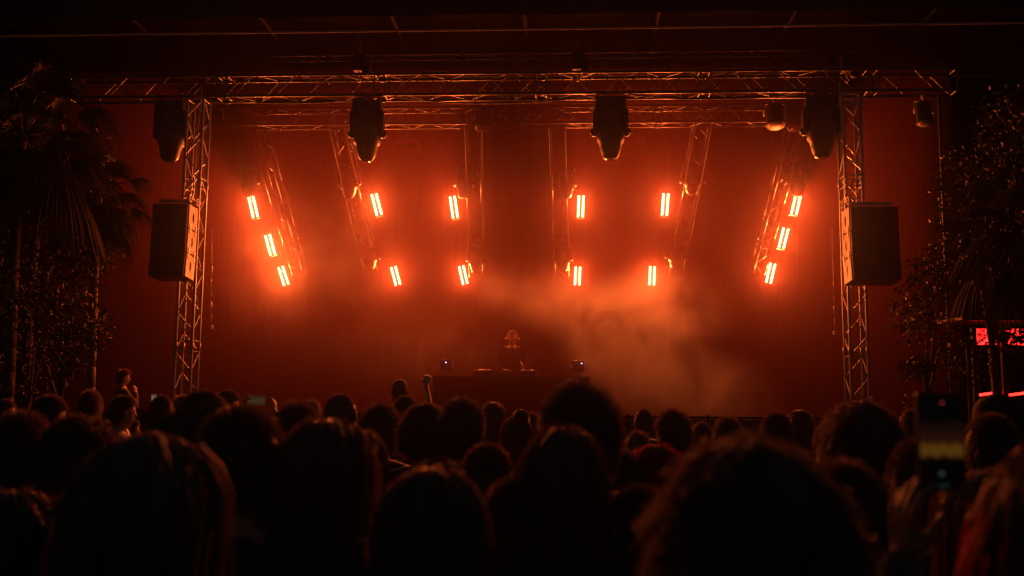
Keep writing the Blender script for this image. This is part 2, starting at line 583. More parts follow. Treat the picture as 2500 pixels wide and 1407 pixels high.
G1 = 'large moving heads hung under the front truss'
big = [(424, 248, 398, 86, 'large unlit moving head nearest the speaker tower by the palms'), (899, 246, 396, 84, 'large unlit moving head in front of the second tilted truss'),
       (1490, 240, 392, 86, 'large unlit moving head with curved rim hung over the smoke side'), (2003, 236, 388, 88, 'large unlit moving head nearest the speaker tower by the shrubs')]
for x, a, b, w, l in big:
    moving_head(x, a, b, w, 14.16, l, G1, tilt=-8, ry=math.radians(random.uniform(-8, 8)), lean=random.uniform(-1, 2))
G2 = 'moving heads hung from the tilted trusses'
MHL = [((612, 400, 482, 54), 0, 'unlit moving head above the top strobe nearest the palms'), ((854, 405, 486, 54), 1, 'unlit moving head high on the second tilted truss from the palms'),
       ((1134, 405, 486, 50), 2, 'unlit moving head high on the palmward centre truss'), ((1382, 408, 486, 50), 3, 'unlit moving head high on the shrubward centre truss'),
       ((1690, 402, 478, 54), 4, 'unlit moving head high on the second tilted truss from the shrubs'), ((1944, 398, 480, 56), 5, 'unlit moving head above the top strobe nearest the shrubs'),
       ((903, 592, 660, 46), 1, 'unlit moving head at the foot of the second tilted truss from the palms'), ((1162, 594, 667, 44), 2, 'unlit moving head at the foot of the palmward centre truss'),
       ((1374, 594, 664, 44), 3, 'unlit moving head at the foot of the shrubward centre truss'), ((1650, 588, 658, 46), 4, 'unlit moving head at the foot of the second tilted truss from the shrubs')]
for (x, a, b, w), ti, l in MHL:
    d = 16.7 if a < 500 else 17.75
    moving_head(x, a, b, w, d, l, G2, tilt=-5, ry=random.uniform(-.3, .3), lean=random.uniform(-4, 4), clamp=False)


# PAR spots on the front / mid truss
def par(px, py, d, label, hpx=62, wpx=36, ry=0.0):
    T = U(px, py, d)
    H, W = hpx / FPX * d, wpx / FPX * d
    o = thing('spotlight', label, 'stage light', T, rz=ry, group='unlit round spotlights under the trusses')
    yk = MB().path([(-W * .62, 0, -.55 * H), (-W * .62, 0, -.08 * H), (W * .62, 0, -.08 * H), (W * .62, 0, -.55 * H)], .010, 6)
    yk.tube((0, 0, -.08 * H), (0, 0, .03), .014, n=8)
    part('yoke', yk.mesh('yoke', M['steel'], True), o)
    prof = [(.30 * W, .45 * H), (.44 * W, .40 * H), (.50 * W, .2 * H), (.50 * W, -.36 * H), (.56 * W, -.40 * H), (.56 * W, -.44 * H), (.47 * W, -.44 * H)]
    h = part('can', MB().lathe(list(reversed(prof)), 18).mesh('can', M['black_metal'], True), o, (0, 0, -.54 * H), (math.radians(-17), 0, 0))
    part('lens', MB().lathe([(.1 * W, -.02), (.40 * W, -.012), (.47 * W, 0)], 18).mesh('lens', M['plate' if py < 255 else 'glass_dark'], True), h, (0, 0, -.435 * H))
    part('clamp', MB().box((0, 0, .03), (.05, .07, .06)).mesh('clamp', M['steel']), o)
    return o


par(525, 262, 15.7, 'round unlit spotlight between the palm-side large moving head and first tilted truss')
par(1180, 262, 15.7, 'round unlit spotlight above the palmward centre hanging truss', 60, 36)
par(1891, 250, 15.0, 'round unlit spotlight with pale lens and bright yoke frame', 64, 42)
par(1937, 262, 15.7, 'dim unlit spotlight behind the last large moving head', 56, 34)
par(2254, 242, 14.2, 'lone unlit spotlight hung at the far end of the front truss by the stay', 66, 36)


# two-lens blinders behind (only lens rims catch light)
def blinder(px, py, label):
    C = U(px, py, 19.0)
    o = thing('blinder_light', label, 'stage light', C, group='unlit two-lens blinders at the rear')
    part('housing', bevel(MB().box((0, .1, 0), (.62, .16, .32)).mesh('housing', M['black_metal']), .02), o)
    for sx in (-.145, .145):
        part('lens', MB().lathe([(.09, .01), (.105, -.02), (.118, -.035), (.122, -.02), (.12, .02)], 22, axis='Y').mesh('lens', M['glass_dark'], True), o, (sx, 0, 0))
        part('lens_rim', MB().path([(.128 * math.cos(a), -.04, .128 * math.sin(a)) for a in np.linspace(0, 2 * math.pi, 25)], .006, 5).mesh('lens_rim', M['plate'], True), o, (sx, 0, 0))
    bar('hanger', (0, .1, .15), (0, .1, 8.3 - C.z), .012, o, 'black_metal', 6)


blinder(993, 355, 'unlit twin-lens blinder between the palm-side large moving head and centre truss')
blinder(1545, 352, 'unlit twin-lens blinder beside the smoke-side large moving head')


# cables slung along the front truss
for xa, xb, sag, lab in ((-4.6, -2.3, .10, 'black cable slung under the front truss before the second tilted truss'), (-1.9, 1.2, .13, 'black cable slung under the front truss over the performer'), (1.7, 4.3, .09, 'black cable slung under the front truss on the smoke side')):
    o = thing('power_cable', lab, 'cable', (xa, 14.0, 6.40), group='cables slung under the front truss')
    part('wire', MB().path([((xb - xa) * t, .02 * math.sin(t * 9), -sag * 4 * t * (1 - t)) for t in np.linspace(0, 1, 15)], .011, 6).mesh('wire', M['cable'], True), o)
    for t in (0, 1):
        part('tie', MB().tube(((xb - xa) * t, 0, -.02), ((xb - xa) * t, .05, .06), .012, n=6).mesh('tie', M['cable']), o)

# chain hoists
def hoist(px, ptop, pbot, label):
    A, B = U(px, ptop, 14.1), U(px, pbot, 14.1)
    o = thing('chain_hoist', label, 'hoist', B, group='chain hoists lifting the front truss')
    H = A.z - B.z
    part('motor', bevel(MB().box((0, 0, H * .5), (.17, .2, H * .7)).mesh('motor', M['black_metal']), .02), o)
    part('chain_bag', MB().lathe([(.05, -.02), (.075, .03), (.085, .2), (.07, .26)], 10).mesh('chain_bag', M['cable'], True), o, (.11, 0, 0))
    ch = MB()
    z = H * .85
    n = 0
    while z < 8.45 - B.z:
        rot = Matrix.Rotation(math.pi / 2 * (n % 2), 3, 'Z')
        pts = [rot @ Vector((.012 * math.cos(a), 0, .02 * math.sin(a) + z)) for a in np.linspace(0, 2 * math.pi, 7)]
        ch.path(pts, .004, 4)
        z += .03
        n += 1
    c = part('chain', ch.mesh('chain', M['black_metal']), o)
    part('hook', MB().path([(0, 0, H * .15), (0, 0, -.02), (.03, 0, -.06), (0, 0, -.1), (-.03, 0, -.07)], .012, 6).mesh('hook', M['steel'], True), o)


hoist(877, 128, 186, 'chain hoist over the palm-side large moving head')
hoist(1410, 120, 184, 'chain hoist over the front truss between the large moving heads')
hoist(2068, 130, 186, 'chain hoist over the front truss end by the shrubs')


# ---------------------------------------------------------------- line arrays
def octo_plate(w, h, hw, hh, m, t=.012, th=.0):
    """side plate: a rectangle with an octagonal hand hole, outline frame built as geometry"""
    n = 16
    V, F = [], []
    out, inn = [], []
    for k in range(n):
        a = 2 * math.pi * k / n
        ca, sa = math.cos(a), math.sin(a)
        s = 1 / max(abs(ca), abs(sa))
        out.append((ca * s * w / 2, sa * s * h / 2))
        s2 = 1 / max(abs(ca), abs(sa), (abs(ca) + abs(sa)) * .72)
        inn.append((ca * s2 * hw / 2, sa * s2 * hh / 2))
    for x in (0, t):
        V += [(x, a, b) for a, b in out] + [(x, a, b) for a, b in inn]
    for k in range(n):
        q = (k + 1) % n
        F += [(k, q, n + q, n + k), (2 * n + q, 2 * n + k, 3 * n + k, 3 * n + q), (n + k, n + q, 3 * n + q, 3 * n + k), (q, k, 2 * n + k, 2 * n + q)]
    return mesh_np('side_plate', V, F, m, False)


def line_array(xi, sgn, ztop, zbot, d, label, W, yawdeg):
    """xi: x of the inner (stage-side) face; sgn: +1 when the cabinets extend to +x"""
    n = 3
    H = (ztop - zbot - .12) / n
    o = thing('line_array_speaker', label, 'loudspeaker', (xi, d, ztop), rz=math.radians(yawdeg), group='hanging speaker columns')
    pl = octo_plate(.36, H * .93, .075, H * .42, M['plate'])
    cab0 = MB().box((sgn * W / 2, 0, 0), (W, .42, H * .96))
    cabm = bevel(cab0.mesh('cabinet', M['black_plastic']), .012)
    gr = MB()
    for k in range(10):
        gr.box((sgn * W / 2, -.218, -H * .43 + (k + .5) * H * .86 / 10), (W * .94, .012, H * .035))
    grm = gr.mesh('grille', M['black_metal'])
    lk = MB().box((0, -.12, 0), (.02, .035, .16)).box((0, .12, 0), (.02, .035, .16))
    lk.box((0, -.12, .05), (.026, .06, .02)).box((0, .12, -.05), (.026, .06, .02)).box((0, -.12, -.05), (.026, .06, .02)).box((0, .12, .05), (.026, .06, .02))
    lkm = lk.mesh('rigging_link', M['steel'])
    y = 0
    for k in range(n):
        rx = math.radians(-1 - 2.2 * k)
        z = -.12 - H * (k + .5)
        c = part('cabinet', cabm, o, (0, y, z), (rx, 0, 0))
        part('side_plate', pl, c, (-sgn * .006 - (.012 if sgn > 0 else 0), 0, 0))
        part('grille', grm, c)
        if k:
            part('rigging_link', lkm, c, (-sgn * .016, 0, H * .5))
        y += -.010 - .012 * k
    bm_ = MB()
    for yy in (-.17, .13):
        for zz in (0, .09):
            bm_.box((-sgn * .016, yy, -.08 + zz), (.02, .10, .018))
        for dy in (-.045, .045):
            bm_.box((-sgn * .016, yy + dy, -.035), (.02, .016, .10))
    bm_.box((sgn * W * .5, 0, -.05), (W * .9, .05, .05)).box((0, 0, -.02), (.03, .40, .02))
    part('bumper', bm_.mesh('bumper', M['plate']), o)
    ch = MB()
    for k in range(7):
        ch.box((sgn * .10 * 0, 0, .04 + k * .045), (.028 if k % 2 else .012, .012 if k % 2 else .028, .05))
    part('chain', ch.mesh('chain', M['steel']), o, (0, .0, 0))
    part('shackle', MB().path([(.0, 0, 0), (.05 * sgn, -.02, .06), (.10 * sgn, 0, .02), (.13 * sgn, -.02, -.04)], .010, 6).mesh('shackle', M['steel'], True), o)
    bar('steel_rope', (0, 0, .3), (0, .15, 6.45 - ztop), .006, o, 'steel', 6)


zt, zb = U(465, 486, 13.6).z, U(465, 684, 13.6).z
line_array(U(467, 580, 13.55).x, -1, zt, zb, 13.55, 'hanging three-box speaker column with lit side plates on the palm side', .52, 3)
zt2, zb2 = U(2065, 492, 13.6).z, U(2065, 694, 13.6).z
line_array(U(2068, 580, 13.55).x, 1, zt2, zb2, 13.55, 'hanging three-box black speaker column on the shrub side', .66, 0)


# hanging cables with end boxes, steel pole lines
def hang_cable(px, pt, pb, d, label, endbox=True, r=.008, m='cable', group=None, nm_='hanging_cable', px2=None):
    A, B = U(px, pt, d), U(px if px2 is None else px2, pb, d)
    o = thing(nm_, label, 'cable', B, group=group)
    pts = [(Vector((0, 0, 0)) + (A - B) * (k / 8) + Vector((.003 * math.sin(k * 1.7), 0, 0))) for k in range(9)]
    part('wire', MB().path(pts, r * .45, 6).mesh('wire', M[m], True), o)
    if endbox:
        part('end_box', bevel(MB().box((0, 0, -.02), (.05, .05, .06)).mesh('end_box', M['white_paint']), .006, 1), o)


hang_cable(518, 560, 797, 15, 'thin cable ending in small box beside the palm-side tower', m='steel', px2=516)
hang_cable(2031, 560, 811, 15, 'thin cable ending in small box beside the shrub-side tower', m='steel', px2=2038)
for px, p2, lab in ((506, 496, 'full-height thin steel pole behind the palm-side tower'), (655, 660, 'faint thin pole before the backdrop on the palm side'), (1906, 1900, 'faint thin pole before the backdrop, the inner of two shrub-side ones'), (1943, 1950, 'faint thin pole before the backdrop, the outer of two shrub-side ones')):
    A = U((px + p2) / 2, 640, 20.1)
    o = thing('thin_pole', lab, 'pole', (A.x, 20.1, 1.09), group='thin poles on the stage')
    bar('tube', (0, 0, .02), (0, 0, 5.2), .016, o, 'black_metal', 8)
    bar('foot', (0, 0, .0), (0, 0, .02), .13, o, 'black_metal', 12)

# the stay on the shrub side
A, B = U(2282, 230, 13.4), U(2307, 590, 13.4)
o = thing('guy_pole', 'slender red-lit pole standing between the front truss end and the shrubs', 'pole', (B.x, 13.4, 0))
bar('tube', (0, 0, 0), (0, 0, A.z), .022, o, 'cable', 10)
bar('foot', (0, 0, 0), (0, 0, .03), .2, o, 'steel', 14)

# ---------------------------------------------------------------- DJ table and gear
tb = thing('dj_table', 'long black cloth-fronted table on stage in front of the performer', 'table', (-.18, 16.35, 1.095))
part('tabletop', bevel(MB().box((0, 0, 1.03), (2.66, .74, .045)).mesh('tabletop', M['deck']), .008, 1), tb)
part('front_cloth', sheet('front_cloth', -1.33, 1.33, 120, 2, lambda u, v: (u, -.37 + drape(u * 1.3, 5, .010), .01 + v * .99), M['velvet']), tb)
for sx in (-1, 1):
    for yy in (-.3, .3):
        bar('leg', (sx * 1.26, yy, 0), (sx * 1.26, yy, 1.0), .02, tb, 'steel')
TZ = 1.095 + 1.0525


def player(x, label):
    o = thing('media_player', label, 'dj player', (x, 16.33, TZ + .001), group='dj players on the table')
    part('chassis', bevel(MB().box((0, 0, .05), (.31, .38, .10)).mesh('chassis', M['black_plastic']), .012), o)
    part('jog_wheel', MB().lathe([(.11, 0), (.11, .012), (.10, .018)], 24).mesh('jog_wheel', M['steel'], True), o, (0, -.04, .10))
    part('screen', MB().box((0, .12, .112), (.17, .09, .02)).mesh('screen', M['glass_dark']), o)


player(-.66, 'dj media player on the table by the performer\'s upright hand')
player(.08, 'dj media player on the table under the performer\'s forearm')
o = thing('dj_mixer', 'black dj mixer between two players on the table', 'mixer', (-.29, 16.33, TZ + .001))
part('chassis', bevel(MB().box((0, 0, .045), (.32, .38, .09)).mesh('chassis', M['black_plastic']), .01), o)
kn = MB()
for i in range(4):
    for j in range(5):
        kn.tube((-.11 + i * .073, -.02 + j * .04, .09), (-.11 + i * .073, -.02 + j * .04, .11), .011, n=8)
part('knob_bank', kn.mesh('knob_bank', M['black_metal']), o)


def uplight(px, py, label):
    B = U(px, py, 16.3)
    o = thing('small_projector', label, 'stage light', (B.x, 16.4, TZ + .001), group='small square lights on stands at both table ends')
    part('stand', MB().tube((0, 0, 0), (0, 0, .015), .07, n=12).tube((0, 0, .01), (0, 0, .10), .014, n=8).mesh('stand', M['black_metal']), o)
    h = part('body', bevel(MB().box((0, 0, .19), (.20, .12, .20)).mesh('body', M['black_plastic']), .01), o)
    part('bracket', MB().path([(-.115, 0, .2), (-.115, 0, .09), (.115, 0, .09), (.115, 0, .2)], .009, 6).mesh('bracket', M['steel'], True), o)
    part('indicator', MB().lathe([(.007, 0), (.007, -.006), (.003, -.008)], 8, axis='Y').mesh('indicator', M['blue_led'], True), h, (.055, -.062, .235) if px > 1200 else (.01, -.062, .235))


uplight(1086, 917, 'small square stage light with blue dot at the palm-side table end')
uplight(1412, 917, 'small square stage light with blue dot at the shrub-side table end')
ha, hb = 0, 0

# ---------------------------------------------------------------- people
HC = 1.635                                   # head centre height of a 1.75 m figure


def head_solid(mb):
    n, m_ = 40, 48
    V = []
    for i in range(1, n):
        th = math.pi * i / n
        for j in range(m_):
            ph = 2 * math.pi * j / m_
            x, y, z = math.sin(th) * math.cos(ph), math.sin(th) * math.sin(ph), math.cos(th)
            X, Y, Z = x * .076, y * .096, z * .117
            if z < 0:
                k = (-z) ** 1.4
                X *= 1 - .28 * k
                if y < 0:
                    Y *= 1 - .45 * k
                else:
                    Y *= 1 - .06 * k
            if y > 0:
                fr = y
                g = lambda cx, cz, sx, sz: math.exp(-((x - cx) / sx) ** 2 - ((z - cz) / sz) ** 2)
                Y -= fr * .008 * math.exp(-(z / .5) ** 2)
                Y += fr * (.024 * g(0, -.22, .13, .12) + .012 * g(0, -.05, .10, .18))
                Y -= fr * .010 * (g(.36, .02, .17, .12) + g(-.36, .02, .17, .12))
                Y += fr * .006 * (g(.34, .2, .25, .07) + g(-.34, .2, .25, .07))
                Y += fr * .008 * (g(0, -.50, .22, .05) + g(0, -.60, .2, .05)) - fr * .004 * g(0, -.55, .25, .02)
                Y += fr * .014 * g(0, -.84, .3, .12)
                X += math.copysign(1, x) * .004 * fr * (g(.55, -.2, .2, .2) + g(-.55, -.2, .2, .2))
            V.append((X, Y, Z + HC))
    V = [(0, 0, HC + .117)] + V + [(0, .02, HC - .117)]
    F = [(0, 1 + j, 1 + (j + 1) % m_) for j in range(m_)]
    for i in range(n - 2):
        o = 1 + i * m_
        F += [(o + j, o + m_ + j, o + m_ + (j + 1) % m_, o + (j + 1) % m_) for j in range(m_)]
    o = 1 + (n - 2) * m_
    F += [(o + j, len(V) - 1, o + (j + 1) % m_) for j in range(m_)]
    mb.add(V, F)
    for sx in (-1, 1):                        # ears
        for k in range(7):
            a = -1.9 + k * .62
            p = (sx * (.080 + .006 * math.cos(a) * 0), -.012 - .016 * math.cos(a) * -1 * .9, HC - .012 + .030 * math.sin(a))
            mb.capsule(p, (sx * .068, p[1] + .004, p[2]), .0075, .006, 8, 3)
        mb.capsule((sx * .078, -.008, HC + .008), (sx * .076, -.004, HC - .030), .010, .008, 8, 3)


def torso(mb, k=1.0, z0=.86, z1=1.50, add=0.0):
    R = [(.84, .155, .105, 0), (.90, .168, .115, 0), (1.0, .152, .105, .005), (1.10, .142, .10, .01), (1.2, .150, .108, .01), (1.3, .165, .118, .01), (1.37, .172, .115, .0), (1.42, .150, .10, -.008), (1.46, .105, .078, -.012), (1.50, .062, .060, -.012)]
    n = 24
    rr = [r for r in R if z0 - .01 <= r[0] <= z1 + .01]
    V, F = [], []
    for z, rx, ry, cy in rr:
        for j in range(n):
            t = 2 * math.pi * j / n
            V.append(((rx * k + add) * math.cos(t), cy + (ry * k + add) * math.sin(t), z))
    for i in range(len(rr) - 1):
        o = i * n
        F += [(o + j, o + (j + 1) % n, o + n + (j + 1) % n, o + n + j) for j in range(n)]
    F += [tuple(range(n - 1, -1, -1)), tuple(range((len(rr) - 1) * n, len(rr) * n))]
    mb.add(V, F)


def hand(mb, w, d, nrm, curl, side=1):
    w, d, nrm = Vector(w), Vector(d).normalized(), Vector(nrm).normalized()
    s = d.cross(nrm).normalized() * side
    for k in range(4):
        off = s * (.030 - k * .020)
        mb.capsule(w + off * .6 + d * .01, w + off + d * .085, .013, .0115, 8, 3)
    for k, L in enumerate((.070, .080, .074, .058)):
        p = w + s * (.031 - k * .0207) + d * (.088 + (0, .006, .002, -.008)[k])
        dd = d.copy() + s * (.06 - k * .04)
        ax = s
        for q, fr in enumerate((.45, .32, .23)):
            dd = (Matrix.Rotation(curl * (.9 + .25 * q) * side, 3, ax) @ dd).normalized()
            if dd.dot(nrm) < -.9:
                pass
            p2 = p + dd * L * fr
            mb.capsule(p, p2, .0088 - q * .0008, .0082 - q * .0008, 8, 3)
            p = p2
    p = w + s * .03 + d * .02
    a = p + (s * .7 + d * .8 + nrm * .35).normalized() * .042
    b = a + (s * (.35 - curl * .5) + d * .9 + nrm * (.2 + curl * .6)).normalized() * .032
    mb.capsule(p, a, .013, .0105, 8, 3)
    mb.capsule(a, b, .0100, .0085, 8, 3)


# arm: (elbow, wrist, hand dir, palm normal, curl) for the side x<0 (L) and x>0 (R); figure faces +y
POSE = {
    'down': {'L': ((-.235, -.03, 1.13), (-.235, .06, .88), (0, .12, -1), (1, 0, 0), .35), 'R': ((.235, -.03, 1.13), (.235, .06, .88), (0, .12, -1), (-1, 0, 0), .35)},
    'phone_high': {'L': ((-.20, .20, 1.36), (-.072, .372, 1.56), (.12, .05, 1), (.97, .25, 0), .42), 'R': ((.20, .20, 1.36), (.072, .372, 1.56), (-.12, .05, 1), (-.97, .25, 0), .42)},
    'phone_wide': {'L': ((-.25, .16, 1.58), (-.135, .33, 1.87), (.1, .1, 1), (.9, .3, 0), .6), 'R': ((.25, .16, 1.58), (.135, .33, 1.87), (-.1, .1, 1), (-.9, .3, 0), .6)},
    'fist': {'L': ((-.235, -.03, 1.13), (-.235, .06, .88), (0, .12, -1), (1, 0, 0), .35), 'R': ((.30, .16, 1.50), (.24, .22, 1.74), (.12, .1, 1), (0, 1, -.1), 1.35)},
    'desk': {'L': ((-.25, .10, 1.17), (-.20, .30, 1.12), (.05, 1, .75), (1, 0, -.3), .25), 'R': ((.25, .06, 1.18), (.12, .27, 1.10), (-.75, .6, -.1), (0, 0, -1), .3)},
    'chin': {'L': ((-.235, -.03, 1.13), (-.235, .06, .88), (0, .12, -1), (1, 0, 0), .35), 'R': ((.20, .17, 1.20), (.06, .19, 1.40), (-.2, -.1, 1), (-.6, -.7, 0), .7)},
}


def body_mesh(pose, skin, voxel):
    mb = MB()
    head_solid(mb)
    torso(mb)
    mb.capsule((0, -.018, 1.46), (0, -.012, 1.58), .056, .052)
    mb.capsule((-.08, -.01, 1.465), (-.165, -.005, 1.425), .045, .055)
    mb.capsule((.08, -.01, 1.465), (.165, -.005, 1.425), .045, .055)
    for s, k in ((-1, 'L'), (1, 'R')):
        e, w, hd, pn, cu = POSE[pose][k]
        sh = (s * .182, -.005, 1.415)
        mb.capsule(sh, e, .052, .038)
        mb.capsule(e, w, .038, .024)
        hand(mb, w, hd, pn, cu, s)
        hp = (s * .085, 0, .88)
        kn_ = (s * .095, .02, .49)
        an = (s * .10, -.02, .09)
        mb.capsule(hp, kn_, .085, .052)
        mb.capsule(kn_, an, .052, .034)
        mb.capsule((s * .10, -.04, .04), (s * .11, .14, .03), .038, .030)
    return remesh(mb, 'body', skin, voxel, 3)


def shirt_mesh(pose, m, sleeve=1.0, hood=False):
    mb = MB()
    torso(mb, 1.0, .86, 1.46, .014)
    mb.capsule((-.08, -.012, 1.455), (-.165, -.005, 1.42), .052, .066)
    mb.capsule((.08, -.012, 1.455), (.165, -.005, 1.42), .052, .066)
    for s, k in ((-1, 'L'), (1, 'R')):
        e, w, hd, pn, cu = POSE[pose][k]
        sh = Vector((s * .182, -.005, 1.415))
        e, w = Vector(e), Vector(w)
        if sleeve > .9:
            mb.capsule(sh, e, .066, .052)
            mb.capsule(e, e + (w - e) * .93, .052, .038)
        else:
            mb.tube(sh, sh + (e - sh) * .75, .068, .060, 12)
    if hood:
        for a in np.linspace(-.3, math.pi + .3, 9):
            a2 = a + .4
            mb.capsule((.085 * math.cos(a), -.035 - .06 * math.sin(a), 1.48 + .012 * math.sin(a)), (.085 * math.cos(a2), -.035 - .06 * math.sin(a2), 1.48), .032, .032, 8, 3)
    else:
        for a in np.linspace(0, 2 * math.pi, 13)[:-1]:
            a2 = a + .53
            mb.capsule((.060 * math.cos(a), -.016 + .058 * math.sin(a), 1.487), (.060 * math.cos(a2), -.016 + .058 * math.sin(a2), 1.487), .010, .010, 6, 2)
    return remesh(mb, 'shirt', m, .014, 2)


def trouser_mesh():
    mb = MB()
    torso(mb, 1.0, .84, 1.0, .010)
    for s in (-1, 1):
        mb.capsule((s * .085, 0, .86), (s * .095, .02, .49), .098, .068)
        mb.tube((s * .095, .02, .52), (s * .10, -.02, .07), .066, .058, 14)
    return remesh(mb, 'trousers', M['jeans'], .02, 2)


def shoe_mesh():
    mb = MB()
    for s in (-1, 1):
        mb.capsule((s * .10, -.05, .045), (s * .115, .15, .035), .05, .04)
    return remesh(mb, 'shoes', M['black_plastic'], .014, 2)


BODY = {}
for p, vx in (('down', .010), ('phone_high', .0055), ('phone_wide', .0065), ('fist', .0065), ('desk', .0075), ('chin', .0075)):
    BODY[p] = body_mesh(p, M['skin'], vx)
bd2 = BODY['down'].copy()
bd2.materials.clear()
bd2.materials.append(M['skin_dark'])
BODY['down_dark'] = bd2
SHIRT = {}


def shirt(pose, col='shirt_black', sleeve=1.0, hood=False):
    k = (pose, col, sleeve, hood)
    if k not in SHIRT:
        same = [q for q in SHIRT if q[0] == pose and q[2:] == (sleeve, hood)]
        if same:
            me = SHIRT[same[0]].copy()
            me.materials.clear()
            me.materials.append(M[col])
            SHIRT[k] = me
        else:
            SHIRT[k] = shirt_mesh(pose, M[col], sleeve, hood)
    return SHIRT[k]


TROU, SHOE = trouser_mesh(), shoe_mesh()
EYES = MB().capsule((-.030, .078, 0), (-.030, .0785, 0), .0115).capsule((.030, .078, 0), (.030, .0785, 0), .0115).mesh('eyes', M['eye'], True)


# ---- hair (coordinates about the head centre, face to +y)
def strands(P, r0, r1, name, m, cap=None):
    """P: N x K x 3 points; three-sided tapered strands, plus an optional underlying cap"""
    N, K, _ = P.shape
    T = np.gradient(P, axis=1)
    T /= np.linalg.norm(T, axis=2, keepdims=True) + 1e-9
    ref = RS.randn(N, 1, 3)
    A = np.cross(T, ref)
    A /= np.linalg.norm(A, axis=2, keepdims=True) + 1e-9
    B = np.cross(T, A)
    rad = np.linspace(r0, r1, K)[None, :, None]
    V = np.stack([P + rad * (A * math.cos(a) + B * math.sin(a)) for a in (0, 2.094, 4.189)], axis=2).reshape(-1, 3)
    idx = (np.arange(N)[:, None, None] * K + np.arange(K - 1)[None, :, None]) * 3
    j = np.arange(3)[None, None, :]
    j2 = (j + 1) % 3
    F = np.stack([idx + j, idx + j2, idx + 3 + j2, idx + 3 + j], axis=-1).reshape(-1, 4)
    me = bpy.data.meshes.new(name)
    nv, nf = len(V), len(F)
    cv, cf = ([], []) if cap is None else cap
    if len(cv):
        V = np.concatenate([V, np.array(cv)])
        F = np.concatenate([F, np.array(cf) + nv])
    me.vertices.add(len(V))
    me.vertices.foreach_set('co', V.astype(np.float32).ravel())
    me.loops.add(len(F) * 4)
    me.loops.foreach_set('vertex_index', F.astype(np.int32).ravel())
    me.polygons.add(len(F))
    me.polygons.foreach_set('loop_start', (np.arange(len(F)) * 4).astype(np.int32))
    me.polygons.foreach_set('loop_total', np.full(len(F), 4, dtype=np.int32))
    me.polygons.foreach_set('use_smooth', np.ones(len(F), dtype=bool))
    me.update(calc_edges=True)
    me.validate()
    me.materials.append(m)
    return me


def scalp_mask(x, y, z):
    """true where hair grows, on the unit sphere (y = face)"""
    return (z > .35 + .25 * np.maximum(y, 0)) | ((y < .15) & (z > -.35 - .25 * (-y))) | ((y < -.35) & (z > -.52))


def scalp_cap(off, zmin=None):
    V, F = [], []
    n, m_ = 20, 32
    idx = {}
    for i in range(n + 1):
        th = math.pi * .78 * i / n + .001
        for j in range(m_):
            ph = 2 * math.pi * j / m_
            x, y, z = math.sin(th) * math.cos(ph), math.sin(th) * math.sin(ph), math.cos(th)
            k = off * (1 + .18 * math.sin(5 * ph + 3 * th) * math.sin(th))
            V.append((x * (.076 + k), y * (.096 + k), z * (.117 + k)))
            idx[i, j] = (x, y, z)
    for i in range(n):
        for j in range(m_):
            j2 = (j + 1) % m_
            cs = [idx[i, j], idx[i, j2], idx[i + 1, j], idx[i + 1, j2]]
            c = np.mean(np.array(cs), axis=0)
            if scalp_mask(np.array(c[0]), np.array(c[1]), np.array(c[2])):
                F.append((i * m_ + j, i * m_ + j2, (i + 1) * m_ + j2, (i + 1) * m_ + j))
    return V, F


def roots(N):
    P = RS.randn(N * 4, 3)
    P /= np.linalg.norm(P, axis=1, keepdims=True)
    P = P[scalp_mask(P[:, 0], P[:, 1], P[:, 2])][:N]
    return P


RAD = np.array([.076, .096, .117])


def hair_short(N=2200, L=.03, lift=.6, off=.010, front=0.0, jit=.35, m='hair', top=0.0):
    R_ = roots(N)
    base = R_ * (RAD + off * .6)
    n = R_ / RAD
    n /= np.linalg.norm(n, axis=1, keepdims=True)
    down = np.tile([0, 0, -1.0], (len(R_), 1))
    tang = down - n * np.sum(down * n, axis=1, keepdims=True)
    g = RS.randn(len(R_), 3) * jit
    w = np.clip(R_[:, 2:3], 0, 1)
    d = n * lift * (.35 + .65 * w) + tang * (1.25 - w) * 1.0 + g + np.array([[0, front, 0]]) * w
    d /= np.linalg.norm(d, axis=1, keepdims=True)
    Ls = L * (.7 + .6 * RS.rand(len(R_), 1)) * (1 + top * w)
    K = 4
    pts = [base + d * Ls * t + np.array([[0, 0, -1.0]]) * Ls * .35 * t * t * (1 - w) for t in np.linspace(0, 1, K)]
    return strands(np.stack(pts, 1), .0015, .0005, 'hair', M[m], scalp_cap(off))


def hair_curly(N=1500, L=.06, off=.022, m='hair', K=9, curl=.012, wide=1.0):
    R_ = roots(N)
    base = R_ * (RAD + off * .5)
    n = R_ / RAD
    n /= np.linalg.norm(n, axis=1, keepdims=True)
    d = n + RS.randn(*R_.shape) * .3 + np.array([[0, 0, -.25]])
    d /= np.linalg.norm(d, axis=1, keepdims=True)
    a = np.cross(d, RS.randn(*R_.shape))
    a /= np.linalg.norm(a, axis=1, keepdims=True)
    b = np.cross(d, a)
    lump = 1 + .35 * np.sin(R_[:, :1] * 7 + R_[:, 2:] * 5) * np.sin(R_[:, 1:2] * 8)
    Ls = L * (.6 + .6 * RS.rand(len(R_), 1)) * lump
    ph = RS.rand(len(R_), 1) * 6.28
    pts = []
    for t in np.linspace(0, 1, K):
        an = ph + t * 11
        pts.append(base + d * Ls * t + (a * np.cos(an) + b * np.sin(an)) * curl * min(1, t * 3) + np.array([[0, 0, -1.0]]) * Ls * .3 * t * t)
    P = np.stack(pts, 1)
    P[:, :, 0] *= wide
    return strands(P, .0016, .0007, 'hair', M[m], scalp_cap(off + L * .25))


